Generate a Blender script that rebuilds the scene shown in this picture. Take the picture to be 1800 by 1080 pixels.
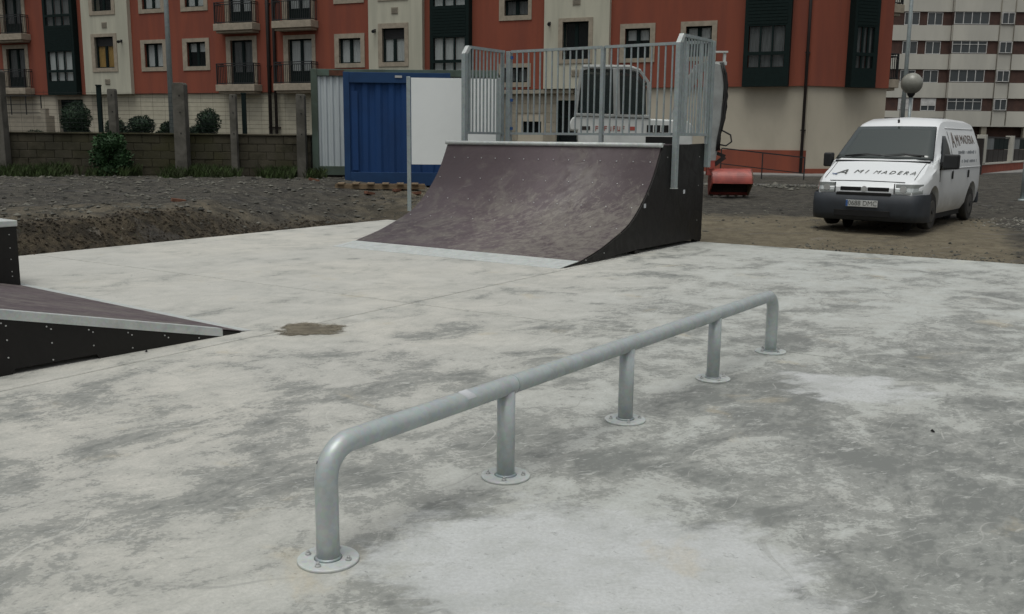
import bpy, bmesh, math, random
from mathutils import Vector, Matrix, noise as mn
R = math.radians
SC = bpy.context.scene
for o in list(bpy.data.objects): bpy.data.objects.remove(o)
COL = SC.collection

# ------------------------------------------------------------------ camera, sky, sun, exposure
cd = bpy.data.cameras.new('camera'); cam = bpy.data.objects.new('camera', cd); COL.objects.link(cam)
cd.sensor_fit = 'HORIZONTAL'; cd.sensor_width = 36.0; cd.lens = 36.0 * 1680 / 1800
cd.clip_start = 0.05; cd.clip_end = 1500
PITCH = math.atan(296 / 1680); ROLL = R(0.58)
cam.matrix_world = Matrix.Translation((0, 0, 1.6)) @ Matrix.Rotation(R(90) - PITCH, 4, 'X') @ Matrix.Rotation(ROLL, 4, 'Z')
SC.camera = cam

SUN_EL, SUN_AZ = R(74), R(200)
world = bpy.data.worlds.new('World'); SC.world = world; world.use_nodes = True
wn = world.node_tree; wn.nodes.clear()
sky = wn.nodes.new('ShaderNodeTexSky'); sky.sky_type = 'NISHITA'; sky.sun_disc = False
sky.sun_elevation = SUN_EL; sky.sun_rotation = SUN_AZ; sky.air_density = 1.6; sky.dust_density = 6.0; sky.ozone_density = 1.0
hs = wn.nodes.new('ShaderNodeHueSaturation'); hs.inputs['Saturation'].default_value = 0.28
bg = wn.nodes.new('ShaderNodeBackground'); bg.inputs['Strength'].default_value = 0.11
wo = wn.nodes.new('ShaderNodeOutputWorld')
wn.links.new(sky.outputs[0], hs.inputs['Color']); wn.links.new(hs.outputs[0], bg.inputs[0]); wn.links.new(bg.outputs[0], wo.inputs[0])
sl = bpy.data.lights.new('sun', 'SUN'); sl.energy = 1.35; sl.angle = R(35); sl.color = (.97, 1, .95)
sun = bpy.data.objects.new('sun', sl); COL.objects.link(sun)
sdir = Vector((math.sin(SUN_AZ) * math.cos(SUN_EL), math.cos(SUN_AZ) * math.cos(SUN_EL), math.sin(SUN_EL)))
sun.rotation_euler = sdir.to_track_quat('Z', 'Y').to_euler()
vs = SC.view_settings; vs.view_transform = 'Standard'; vs.look = 'None'; vs.gamma = 1; vs.use_curve_mapping = False
vs.exposure = -0.32

# ------------------------------------------------------------------ material helpers
class NT:
    def __init__(s, name):
        s.m = bpy.data.materials.new(name); s.m.use_nodes = True
        s.t = s.m.node_tree; s.b = s.t.nodes['Principled BSDF']; s.o = s.t.nodes['Material Output']
        g = s.t.nodes.new('ShaderNodeNewGeometry'); s.pos = g.outputs['Position']
    def lk(s, a, b): s.t.links.new(a, b)
    def _in(s, sock, v):
        if hasattr(v, 'links') or hasattr(v, 'is_linked'): s.lk(v, sock)
        else:
            if sock.type == 'RGBA' and len(v) == 3: v = (*v, 1)
            sock.default_value = v
    def vec(s, scale=(1, 1, 1), rot=(0, 0, 0), src=None, loc=(0, 0, 0)):
        n = s.t.nodes.new('ShaderNodeMapping'); n.inputs['Scale'].default_value = scale
        n.inputs['Rotation'].default_value = rot; n.inputs['Location'].default_value = loc
        s.lk(src or s.pos, n.inputs[0]); return n.outputs[0]
    def rs(s, ang, scale, loc=(0, 0, 0)):     # turn the axes by ang, then stretch along them
        return s.vec(scale, src=s.vec((1, 1, 1), (0, 0, -ang), loc=loc))
    def noise(s, sc, det=4, rough=.55, dist=0, v=None, color=False):
        n = s.t.nodes.new('ShaderNodeTexNoise'); n.inputs['Scale'].default_value = sc
        n.inputs['Detail'].default_value = det; n.inputs['Roughness'].default_value = rough
        n.inputs['Distortion'].default_value = dist; s.lk(v or s.pos, n.inputs['Vector'])
        return n.outputs['Color' if color else 'Fac']
    def vor(s, sc, v=None, out='Distance'):
        n = s.t.nodes.new('ShaderNodeTexVoronoi'); n.inputs['Scale'].default_value = sc
        s.lk(v or s.pos, n.inputs['Vector']); return n.outputs[out]
    def ss(s, x, a, b, lo=0., hi=1.):
        n = s.t.nodes.new('ShaderNodeMapRange'); n.interpolation_type = 'SMOOTHSTEP'
        s._in(n.inputs[0], x); n.inputs[1].default_value = a; n.inputs[2].default_value = b
        n.inputs[3].default_value = lo; n.inputs[4].default_value = hi; return n.outputs[0]
    def ma(s, op, a, b=0.):
        n = s.t.nodes.new('ShaderNodeMath'); n.operation = op; s._in(n.inputs[0], a); s._in(n.inputs[1], b); return n.outputs[0]
    def vm(s, op, a, b, out=0):
        n = s.t.nodes.new('ShaderNodeVectorMath'); n.operation = op; s._in(n.inputs[0], a); s._in(n.inputs[1], b); return n.outputs[out]
    def mix(s, f, a, b, mode='MIX'):
        n = s.t.nodes.new('ShaderNodeMix'); n.data_type = 'RGBA'; n.blend_type = mode
        s._in(n.inputs[0], f); s._in(n.inputs[6], a); s._in(n.inputs[7], b); return n.outputs[2]
    def xyz(s, v=None):
        n = s.t.nodes.new('ShaderNodeSeparateXYZ'); s.lk(v or s.pos, n.inputs[0]); return n.outputs
    def rnd(s):
        n = s.t.nodes.new('ShaderNodeObjectInfo'); return n.outputs['Random']
    def bump(s, h, st=.3, d=.02):
        n = s.t.nodes.new('ShaderNodeBump'); n.inputs['Strength'].default_value = st; n.inputs['Distance'].default_value = d
        s.lk(h, n.inputs['Height']); s.lk(n.outputs[0], s.b.inputs['Normal'])
    def set(s, col=None, rough=None, metal=None, spec=None):
        for k, v in (('Base Color', col), ('Roughness', rough), ('Metallic', metal), ('Specular IOR Level', spec)):
            if v is not None: s._in(s.b.inputs[k], v)
        return s.m

def simple(name, c1, c2=None, rough=.7, metal=0., sc=3., det=6, lo=.35, hi=.65, bump=0., bsc=40., stretch=(1, 1, 1), vary=0., spec=None):
    n = NT(name)
    c2 = c2 or tuple(x * .75 for x in c1)
    v = n.vec(stretch)
    col = n.mix(n.ss(n.noise(sc, det, .6, .3, v), lo, hi), c1, c2)
    if vary:
        col = n.mix(n.ss(n.rnd(), 0, 1, 0, vary), col, tuple(x * .35 for x in c1))
    n.set(col, rough, metal, spec)
    if bump: n.bump(n.noise(bsc, 5, .6), bump, .01)
    return n.m

M = {}
M['red'] = simple('red_render', (.25, .067, .037), (.205, .057, .035), .9, sc=1.2, stretch=(1.4, 1.4, .16), bump=.3, bsc=25)
M['cream'] = simple('cream_render', (.50, .49, .395), (.42, .415, .335), .9, sc=1.6, stretch=(1.4, 1.4, .14), bump=.25, bsc=25)
M['basecream'] = simple('base_cream_render', (.47, .43, .345), (.405, .37, .295), .9, sc=.6, stretch=(1, 1, .4), bump=.25, bsc=25)
M['stone'] = simple('window_stone', (.36, .31, .24), (.28, .245, .19), .85, sc=5, bump=.2, bsc=60)
M['tile'] = simple('cladding_tile', (.47, .44, .34), (.42, .395, .305), .75, sc=3, bump=.1, vary=.08)
M['tanstone'] = simple('tan_stone', (.33, .30, .235), (.27, .245, .195), .8, sc=3, bump=.1, vary=.18)
M['teal'] = simple('dark_teal_aluminium', (.0045, .014, .013), (.0035, .011, .010), .75, sc=8, spec=.2)
M['darkmetal'] = simple('dark_painted_steel', (.018, .020, .022), (.012, .013, .014), .5, sc=12)
M['pipe'] = simple('brown_pipe', (.022, .016, .014), rough=.6)
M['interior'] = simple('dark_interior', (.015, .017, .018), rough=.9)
M['curtain'] = simple('net_curtain', (.72, .78, .76), (.58, .63, .62), .95, sc=3, stretch=(9, 9, .4))
M['curtaindim'] = simple('dim_curtain', (.20, .215, .215), (.13, .14, .14), .95, sc=3, stretch=(9, 9, .4))
M['ochre'] = simple('ochre_blind', (.52, .33, .09), (.42, .26, .07), .9, sc=2)
M['shutter'] = simple('dark_shutter', (.014, .015, .016), rough=.6)
def glass_mat(name, tint=(.8, .85, .84), op=.16, dark=(.02, .028, .03)):
    n = NT(name); n.set(dark, .06)
    n.b.inputs['Alpha'].default_value = op; n.b.inputs['Specular IOR Level'].default_value = .6
    n.bump(n.noise(2.2, 2), .06, .02)
    return n.m
M['glass'] = glass_mat('window_glass')
M['carglass'] = glass_mat('vehicle_glass', op=.72, dark=(.020, .030, .030))
M['towerglass'] = glass_mat('tower_window_glass', op=.95, dark=(.07, .08, .085))
M['towercream'] = simple('tower_cream_render', (.56, .545, .48), (.46, .45, .40), .9, sc=.35, stretch=(1, 1, .25))
M['towerbrown'] = simple('tower_brown_brick', (.085, .045, .034), (.06, .034, .028), .9, sc=2)
M['white'] = simple('white_frame', (.66, .66, .64), rough=.5)
M['concretepost'] = simple('weathered_concrete', (.125, .118, .10), (.065, .062, .05), .95, sc=2.5, bump=.5, bsc=30)

def blocks_mat():
    n = NT('mossy_block')
    a = n.mix(n.ss(n.noise(1.6, 8, .65, .4), .38, .66), (.075, .066, .044), (.030, .028, .014))
    a = n.mix(n.ss(n.noise(.5, 4), .45, .62), a, (.045, .043, .016))
    a = n.mix(n.ss(n.rnd(), 0, 1, 0, .35), a, (.05, .046, .036))
    n.set(a, .95); n.bump(n.noise(30, 6, .7), .6, .02); return n.m
M['block'] = blocks_mat()

def concrete_mat():
    n = NT('skatepark_concrete')
    x, y, z = n.xyz()
    A = R(57)
    big = n.noise(.30, 3, .5, .4)
    med = n.noise(1.25, 14, .70, .6, n.rs(A, (.9, 1.1, 1)))
    hor = n.noise(3.4, 12, .72, .4, n.rs(R(30), (.95, 1.05, 1), (3, 8, 0)))
    fin = n.noise(13, 9, .74, .4, n.rs(A, (.6, 1.35, 1)))
    mic = n.noise(60, 5, .75)
    cool = n.ss(n.ma('SUBTRACT', x, n.ma('MULTIPLY', y, .30)), -3.2, -.2)
    light = n.mix(n.ss(big, .38, .62), (.555, .54, .485), (.505, .50, .46))
    light = n.mix(n.ma('MULTIPLY', cool, .9), light, (.49, .515, .49))
    light = n.mix(n.ss(n.noise(2.6, 9, .68, .4), .40, .62, 0, .45), light, (.42, .42, .385))
    # worn areas: the pale surface skin is gone and the grey concrete shows
    near = n.ss(y, 10.5, 4.2, -.036, .040)
    rgt = n.ss(n.ma('SUBTRACT', x, n.ma('MULTIPLY', y, .10)), -2.8, 1.3, -.030, .030)
    w0 = n.ma('ADD', n.ma('ADD', n.ma('MULTIPLY', med, .62), n.ma('MULTIPLY', hor, .38)), n.ma('ADD', near, rgt))
    w = n.ma('ADD', w0, n.ma('MULTIPLY', n.ma('SUBTRACT', fin, .5), .30))
    w2 = n.ma('ADD', w0, n.ma('MULTIPLY', n.ma('SUBTRACT', n.noise(30, 6, .75, .3), .5), .26))
    soft = n.ss(w, .40, .58); hard = n.ss(w2, .505, .555); deep = n.ss(w, .555, .63)
    c = n.mix(n.ma('MULTIPLY', soft, .62), light, (.315, .32, .29))
    c = n.mix(n.ma('MULTIPLY', hard, .60), c, (.205, .215, .20))
    c = n.mix(n.ma('MULTIPLY', deep, .62), c, (.125, .135, .128))
    # smooth pale patch in the foreground that fades into the grey with a ragged rim
    wob = n.vm('SUBTRACT', n.noise(1.5, 13, .70, 0, n.rs(R(10), (.8, 1.2, 1)), True), (.5, .5, .5))
    pw = n.vm('ADD', n.pos, n.vm('MULTIPLY', wob, (2.4, 1.9, 0)))
    def patch(cx, cy, sx, sy, e0=.04, e1=.04):
        q = n.vm('MULTIPLY', n.vm('SUBTRACT', pw, (cx, cy, 0)), (1 / sx, 1 / sy, 0))
        return n.ss(n.vm('LENGTH', q, (0, 0, 0), 1), 1 + e0, 1 - e1)
    p = n.ma('MULTIPLY', patch(.36, 3.30, .95, .76, .05, .30), .92)
    p = n.ma('MAXIMUM', p, n.ma('MULTIPLY', patch(2.25, 6.1, .46, .40, .2, .4), .9))
    pale = n.mix(n.ss(n.noise(3.0, 9, .68), .4, .65), (.56, .575, .57), (.47, .485, .47))
    pale = n.mix(n.ss(n.noise(15, 8, .78, .5), .57, .66, 0, .6), pale, (.30, .31, .30))
    c = n.mix(p, c, pale)
    # scuffs, trowel arcs, specks
    s1 = n.ss(n.noise(19, 5, .72, 1.2, n.rs(R(24), (.4, 1.3, 1))), .58, .65)
    c = n.mix(n.ma('MULTIPLY', s1, n.ma('MULTIPLY', soft, .62)), c, (.52, .53, .50))
    tw = n.vm('ADD', n.pos, n.vm('MULTIPLY', n.vm('SUBTRACT', n.noise(.9, 2, .5, 0, None, True), (.5, .5, .5)), (1.6, 1.6, 0)))
    m_ = n.t.nodes.new('ShaderNodeMapping'); m_.inputs['Rotation'].default_value = (0, 0, R(-50)); n.lk(tw, m_.inputs[0])
    s2 = n.ss(n.noise(5, 6, .62, .6, n.vec((.14, 1.9, 1), src=m_.outputs[0])), .60, .68)
    c = n.mix(n.ma('MULTIPLY', s2, .42), c, (.27, .275, .255))
    s4 = n.ss(n.noise(8, 5, .62, .6, n.vec((.10, 2.2, 1), loc=(4, 2, 0), src=m_.outputs[0])), .63, .69)
    c = n.mix(n.ma('MULTIPLY', s4, .40), c, (.57, .57, .53))
    s3 = n.ss(n.noise(28, 4, .7, .4, n.rs(R(-30), (.6, 1.3, 1))), .64, .69)
    c = n.mix(n.ma('MULTIPLY', s3, .55), c, (.16, .165, .155))
    rust = n.ss(n.noise(1.4, 8, .65, .5, n.vec(loc=(9, 4, 0))), .60, .72)
    c = n.mix(n.ma('MULTIPLY', rust, .34), c, (.50, .42, .27))
    c = n.mix(n.ss(mic, .32, .68, 0, .26), c, (.20, .20, .19))
    n.set(c, n.ss(w, .4, .6, .85, .62), 0, .3)
    n.bump(n.ma('ADD', mic, n.ma('MULTIPLY', w, 1.5)), .25, .006)
    return n.m
M['concrete'] = concrete_mat()

def dirt_mat():
    n = NT('building_site_dirt')
    x, y, z = n.xyz()
    a = n.noise(.7, 9, .66, .6); b = n.noise(4.5, 9, .7, .5); c0 = n.noise(22, 6, .7)
    sand = n.mix(n.ss(b, .38, .62), (.20, .172, .115), (.135, .113, .075))
    sand = n.mix(n.ss(x, 0, -3), sand, n.mix(n.ss(n.noise(3, 9, .7), .38, .62), (.135, .115, .080), (.045, .040, .028)))
    grey = n.mix(n.ss(b, .40, .62), (.078, .071, .056), (.024, .022, .017))
    left = n.ma('MULTIPLY', n.ss(x, -.5, -5.0), n.ss(n.ma('SUBTRACT', y, n.ma('MULTIPLY', x, .55)), 18.2, 21.0))
    tarR = n.ma('MULTIPLY', n.ss(y, 17.8, 20.2), n.ss(x, 0, 3))
    farR = n.ss(n.ma('SUBTRACT', x, n.ma('MULTIPLY', y, .42)), .7, 2.4)
    g = n.ma('MAXIMUM', n.ma('MULTIPLY', left, .75), n.ma('MAXIMUM', tarR, n.ma('MULTIPLY', farR, .85)))
    g = n.ss(n.ma('ADD', g, n.ma('MULTIPLY', n.ma('SUBTRACT', a, .5), 1.3)), .25, .7)
    c = n.mix(g, sand, grey)
    # bare cut earth in the steep bank
    bank = n.ma('MULTIPLY', n.ss(x, -1.5, -3.2), n.ss(n.ma('SUBTRACT', y, n.ma('MULTIPLY', x, 1.57)), 24.3, 23.55))
    earth = n.mix(n.ss(b, .4, .6), (.022, .017, .010), (.080, .062, .038))
    earth = n.mix(n.ss(c0, .55, .7), earth, (.05, .055, .022))
    c = n.mix(n.ma('MULTIPLY', bank, .9), c, earth)
    wet = n.ss(n.noise(1.3, 6, .6, .8, n.vec((.6, 1.6, 1), loc=(3, 1, 0))), .56, .66)
    c = n.mix(n.ma('MULTIPLY', wet, .45), c, (.035, .033, .030))
    st = n.ss(n.vor(9, out='Distance'), .16, .05)
    c = n.mix(n.ma('MULTIPLY', st, n.ss(b, .5, .6, 0, .6)), c, (.33, .31, .27))
    pale = n.ss(n.noise(2.6, 8, .7, .7, n.vec((.7, 1.8, 1), loc=(7, 7, 0))), .62, .70)
    c = n.mix(n.ma('MULTIPLY', pale, .35), c, (.30, .28, .24))
    n.set(c, n.ss(wet, 0, 1, .95, .5))
    n.bump(n.ma('ADD', n.ma('MULTIPLY', b, 2), c0), .9, .05)
    return n.m
M['dirt'] = dirt_mat()
M['asphalt'] = simple('worn_asphalt', (.16, .158, .145), (.11, .11, .102), .9, sc=1.5, det=9, bump=.5, bsc=40)
M['pavement'] = simple('pavement_concrete', (.23, .225, .21), (.17, .168, .158), .9, sc=2, det=8, bump=.3)

def ply_mat(name, c1, c2, scuff):
    n = NT(name)
    st = n.noise(3.2, 8, .62, 1.4, n.vec((.7, 1.4, .8), (0, 0, R(-40))))
    col = n.mix(n.ss(n.noise(1.3, 6, .6), .35, .65), c1, c2)
    x, y, z = n.xyz()
    if scuff:
        low = n.ma('ADD', n.ss(z, 1.25, .30, -.09, .045), n.ss(x, -1.5, 1.4, -.045, .04))
        s0 = n.noise(2.4, 12, .72, .5)
        s1 = n.ss(n.ma('ADD', s0, low), .44, .64)
        col = n.mix(n.ma('MULTIPLY', s1, .55), col, (.175, .16, .14))
        s2 = n.ss(n.ma('ADD', n.noise(11, 9, .78, .6, n.rs(R(15), (.8, 1.2, .8))), low), .52, .62)
        col = n.mix(n.ma('MULTIPLY', s2, .42), col, (.27, .25, .215))
        s3 = n.ss(n.noise(7, 4, .6, 1.2, n.rs(R(-34), (.3, 1.6, 1))), .66, .72)
        col = n.mix(n.ma('MULTIPLY', s3, .25), col, (.30, .29, .27))
    else:
        col = n.mix(n.ss(st, .52, .8, 0, .3), col, (.06, .052, .045))
    n.set(col, n.ss(st, .4, .7, .5, .75), 0, .35)
    n.bump(n.noise(90, 3, .5), .15, .003)
    return n.m
M['ply'] = ply_mat('brown_film_plywood', (.100, .078, .084), (.082, .063, .068), True)
M['plydark'] = ply_mat('dark_film_plywood', (.0095, .0085, .007), (.0075, .0065, .006), False)

def galv_mat(name, c=(.35, .40, .40), metal=.35, rough=.45, k=.80):
    n = NT(name)
    sp = n.vor(55, out='Color'); q = n.noise(7, 6, .6, .5)
    col = n.mix(n.ss(q, .35, .7), c, tuple(v * k for v in c))
    col = n.mix(.10, col, sp, 'SOFT_LIGHT')
    stain = n.ss(n.noise(2.2, 6, .7, .8), .62, .74)
    col = n.mix(n.ma('MULTIPLY', stain, .4), col, (.30, .32, .31))
    n.set(col, n.ss(q, .3, .7, rough - .06, rough + .14), metal, .5)
    n.bump(n.noise(60, 4, .6), .08, .004)
    return n.m
M['galv'] = galv_mat('galvanised_steel')
M['galvlight'] = galv_mat('bright_galvanised_sheet', (.53, .56, .54), .12, .5)
M['railgalv'] = galv_mat('smooth_galvanised_tube', (.45, .49, .485), .28, .40, .88)
M['screw'] = simple('zinc_screw', (.55, .56, .55), rough=.4, metal=.5)
M['black'] = simple('black_hole', (.006, .006, .006), rough=.9)
M['sticker'] = simple('white_tape', (.62, .64, .66), rough=.6)
M['blue'] = simple('blue_container_paint', (.002, .042, .155), (.002, .033, .12), .8, sc=1.2, det=8, stretch=(1, 1, .5), bump=.08)
M['bluedk'] = simple('faded_blue_paint', (.006, .042, .125), (.004, .033, .10), .8, sc=2, det=8)
M['green'] = simple('green_container_paint', (.085, .125, .10), (.055, .075, .055), .7, sc=1.6, det=8, bump=.1)
M['rust'] = simple('rust_patch', (.13, .045, .025), (.08, .035, .02), .9, sc=6)
M['whitesheet'] = simple('white_ribbed_sheet', (.50, .55, .56), (.43, .48, .50), .6, sc=1.5, stretch=(1, 1, .3))
M['board'] = simple('white_board', (.76, .79, .78), (.72, .75, .74), .55, sc=.8)
M['vanwhite'] = None
def van_mat():
    n = NT('white_van_paint')
    x, y, z = n.xyz()
    dirt = n.ss(n.ma('ADD', z, n.ma('MULTIPLY', n.noise(2.5, 7, .65), .55)), 1.15, .55)
    col = n.mix(n.ma('MULTIPLY', dirt, .55), (.74, .76, .765), (.25, .22, .175))
    n.set(col, n.ss(dirt, 0, 1, .28, .7), 0, .5)
    n.b.inputs['Coat Weight'].default_value = .3; n.b.inputs['Coat Roughness'].default_value = .15
    return n.m
M['vanwhite'] = van_mat()
M['bumper'] = simple('grey_plastic_bumper', (.030, .036, .044), (.022, .026, .032), .6, sc=3)
M['blackplastic'] = simple('black_plastic', (.012, .013, .014), rough=.55)
M['tyre'] = simple('dusty_tyre', (.014, .0135, .013), (.028, .026, .021), .95, sc=6)
M['rim'] = simple('dirty_steel_rim', (.075, .072, .065), rough=.7, metal=.2)
M['headlight'] = NT('headlight_lens').set((.42, .45, .44), .12, .35, .8)
M['plate'] = simple('number_plate', (.55, .56, .54), rough=.5)
M['euband'] = simple('blue_plate_band', (.03, .10, .30), rough=.5)
M['lettering'] = simple('dark_lettering', (.085, .09, .08), rough=.6)
M['bluelettering'] = simple('blue_lettering', (.08, .13, .25), rough=.6)
M['brownlettering'] = simple('brown_lettering', (.17, .135, .115), rough=.6)
M['greylettering'] = simple('grey_lettering', (.27, .29, .31), rough=.6)
M['redlettering'] = simple('red_lettering', (.36, .13, .11), rough=.6)
M['diggerwhite'] = simple('digger_white_paint', (.60, .62, .60), (.50, .52, .50), .45, sc=2, det=8)
M['diggergrey'] = simple('digger_grey_paint', (.33, .35, .34), (.25, .26, .25), .6, sc=3, det=8)
M['bucketred'] = simple('worn_red_paint', (.36, .075, .055), (.24, .055, .045), .42, sc=5, det=8)
M['bucketin'] = simple('bare_bucket_steel', (.035, .028, .02), (.06, .045, .03), .9, sc=5)
M['hose'] = simple('hydraulic_hose', (.015, .015, .014), rough=.6)
M['brickred'] = simple('red_low_wall', (.26, .065, .035), (.20, .05, .03), .9, sc=3, bump=.3)
M['looseb'] = simple('loose_brick', (.19, .085, .05), (.13, .06, .038), .95, sc=12, vary=.3)
M['wood'] = simple('weathered_timber', (.22, .16, .095), (.14, .10, .06), .9, sc=6, stretch=(1, 6, 6))
M['rubble'] = simple('rubble_stone', (.15, .145, .12), (.035, .035, .03), .95, sc=5)
M['rubblepale'] = simple('pale_rubble', (.30, .29, .25), (.16, .155, .13), .95, sc=6)
M['soil'] = simple('soil_clods', (.014, .011, .006), (.038, .029, .017), .98, sc=1.5)
M['lampglobe'] = simple('old_lamp_globe', (.27, .27, .235), (.21, .21, .18), .3, sc=3)
def mud_mat():
    n = NT('damp_silt')
    q = n.vm('MULTIPLY', n.vm('SUBTRACT', n.pos, (-1.72, 7.90, 0)), (1 / .30, 1 / .33, 0))
    d = n.ma('ADD', n.vm('LENGTH', q, (0, 0, 0), 1), n.ma('MULTIPLY', n.ma('SUBTRACT', n.noise(4.5, 9, .68), .5), 2.2))
    c = n.mix(n.ss(n.noise(8, 8, .65), .4, .62), (.20, .175, .125), (.13, .112, .078))
    n.set(c, n.ss(d, .3, .9, .35, .8)); n._in(n.b.inputs['Alpha'], n.ss(d, 1.02, .45, 0, .92)); return n.m
M['mud'] = mud_mat()
def leaf_mat(name, c1, c2):
    n = NT(name); col = n.mix(n.ss(n.noise(5, 4), .35, .65), c1, c2)
    n.set(col, .7, 0, .3); n.b.inputs['Subsurface Weight'].default_value = 0
    return n.m
M['leaf'] = leaf_mat('shrub_leaf', (.022, .045, .022), (.012, .026, .016))
M['leaf2'] = leaf_mat('bush_leaf', (.030, .075, .025), (.018, .045, .016))
M['grass'] = leaf_mat('grass_blade', (.045, .075, .020), (.030, .040, .014))
M['bark'] = simple('bark', (.06, .045, .03), rough=.95)

# ------------------------------------------------------------------ mesh helpers
class MB:
    def __init__(s): s.v = []; s.f = []; s.sm = []
    def add(s, vs, fs, smooth=False):
        o = len(s.v); s.v += [tuple(p) for p in vs]; s.f += [[i + o for i in f] for f in fs]; s.sm += [smooth] * len(fs); return s
    def box(s, x0, x1, y0, y1, z0, z1, mat=None):
        p = [(x0, y0, z0), (x1, y0, z0), (x1, y1, z0), (x0, y1, z0), (x0, y0, z1), (x1, y0, z1), (x1, y1, z1), (x0, y1, z1)]
        if mat is not None: p = [mat @ Vector(q) for q in p]
        return s.add(p, [(0, 3, 2, 1), (4, 5, 6, 7), (0, 1, 5, 4), (1, 2, 6, 5), (2, 3, 7, 6), (3, 0, 4, 7)])
    def beam(s, a, b, w, h, up=(0, 0, 1)):
        a = Vector(a); b = Vector(b); d = (b - a); L = d.length; d.normalize(); u = Vector(up)
        sd = d.cross(u)
        if sd.length < 1e-4: sd = d.cross(Vector((0, 1, 0)))
        sd.normalize(); u = sd.cross(d)
        m = Matrix.Translation(a) @ Matrix((d, sd, u)).transposed().to_4x4()
        return s.box(0, L, -w / 2, w / 2, -h / 2, h / 2, m)
    def tube(s, pts, r, n=12, cap=True):
        pts = [Vector(p) for p in pts]; rs = r if isinstance(r, (list, tuple)) else [r] * len(pts)
        vs = []; fs = []; prev = None
        for i, p in enumerate(pts):
            d = (pts[min(i + 1, len(pts) - 1)] - pts[max(i - 1, 0)]).normalized()
            if prev is None:
                a = d.cross(Vector((0, 0, 1)))
                if a.length < .05: a = d.cross(Vector((1, 0, 0)))
                a.normalize()
            else: a = (prev - d * prev.dot(d)).normalized()
            prev = a; b = d.cross(a)
            for k in range(n):
                t = 2 * math.pi * k / n; vs.append(p + (a * math.cos(t) + b * math.sin(t)) * rs[i])
        for i in range(len(pts) - 1):
            for k in range(n):
                fs.append((i * n + k, i * n + (k + 1) % n, (i + 1) * n + (k + 1) % n, (i + 1) * n + k))
        s.add(vs, fs, True)
        if cap:
            o = len(s.v) - len(vs); s.f.append([o + k for k in range(n)][::-1]); s.sm.append(False)
            s.f.append([o + (len(pts) - 1) * n + k for k in range(n)]); s.sm.append(False)
        return s
    def cyl(s, a, b, r, n=16): return s.tube([a, b], r, n)
    def prism(s, poly, y0, y1, mat=None):     # poly in (x,z), extruded along y
        n = len(poly); vs = [(x, y0, z) for x, z in poly] + [(x, y1, z) for x, z in poly]
        if mat is not None: vs = [mat @ Vector(q) for q in vs]
        fs = [list(range(n)), list(range(2 * n - 1, n - 1, -1))] + [(i, i + n, (i + 1) % n + n, (i + 1) % n) for i in range(n)]
        return s.add(vs, fs)
    def flat(s, poly, z0, z1):                # poly in (x,y), extruded in z
        n = len(poly); vs = [(x, y, z0) for x, y in poly] + [(x, y, z1) for x, y in poly]
        return s.add(vs, [list(range(n - 1, -1, -1)), list(range(n, 2 * n))] + [(i, (i + 1) % n, (i + 1) % n + n, i + n) for i in range(n)])
    def wall(s, u0, u1, z0, z1, holes, y=0., depth=.25, back=True):   # front face at y, holes (u0,u1,z0,z1) with reveals
        us = sorted({u0, u1, *[min(max(h[i], u0), u1) for h in holes for i in (0, 1)]})
        zs = sorted({z0, z1, *[min(max(h[i], z0), z1) for h in holes for i in (2, 3)]})
        for i in range(len(us) - 1):
            if us[i + 1] - us[i] < 1e-6: continue
            cu = (us[i] + us[i + 1]) / 2; j = 0
            while j < len(zs) - 1:
                def solid(jj): 
                    cz = (zs[jj] + zs[jj + 1]) / 2
                    return not any(h[0] < cu < h[1] and h[2] < cz < h[3] for h in holes)
                if solid(j):
                    k = j
                    while k + 1 < len(zs) - 1 and solid(k + 1): k += 1
                    for yy, fl in ((y, False), (y + depth, True)):
                        q = [(us[i], yy, zs[j]), (us[i + 1], yy, zs[j]), (us[i + 1], yy, zs[k + 1]), (us[i], yy, zs[k + 1])]
                        s.add(q, [(3, 2, 1, 0) if fl else (0, 1, 2, 3)])
                    j = k + 1
                else: j += 1
        for (a, b, c, d) in list(holes) + [(u0, u1, z0, z1)]:
            a, b, c, d = max(a, u0), min(b, u1), max(c, z0), min(d, z1)
            if b <= a or d <= c: continue
            q = [(a, y, c), (b, y, c), (b, y, d), (a, y, d)]; w = [(p[0], y + depth, p[2]) for p in q]
            s.add(q + w, [(0, 1, 5, 4), (1, 2, 6, 5), (2, 3, 7, 6), (3, 0, 4, 7)])
        return s
    def mesh(s, name, bev=0., seg=2):
        me = bpy.data.meshes.new(name); me.from_pydata(s.v, [], s.f)
        me.polygons.foreach_set('use_smooth', s.sm)
        bm = bmesh.new(); bm.from_mesh(me)
        if bev:
            bmesh.ops.remove_doubles(bm, verts=bm.verts, dist=1e-5)
            bmesh.ops.recalc_face_normals(bm, faces=bm.faces)
            ed = [e for e in bm.edges if len(e.link_faces) == 2 and e.calc_face_angle(0) > R(30)]
            bmesh.ops.bevel(bm, geom=ed, offset=bev, segments=seg, affect='EDGES', profile=.5)
        else: bmesh.ops.recalc_face_normals(bm, faces=bm.faces)
        bm.to_mesh(me); bm.free(); me.update(); return me
    def build(s, name, mat, parent=None, bev=0., loc=(0, 0, 0), rot=None, label=None, kind=None, seg=2):
        me = s.mesh(name, bev, seg); me.materials.append(mat)
        return inst(name, me, parent, loc, rot, label, kind)

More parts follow.
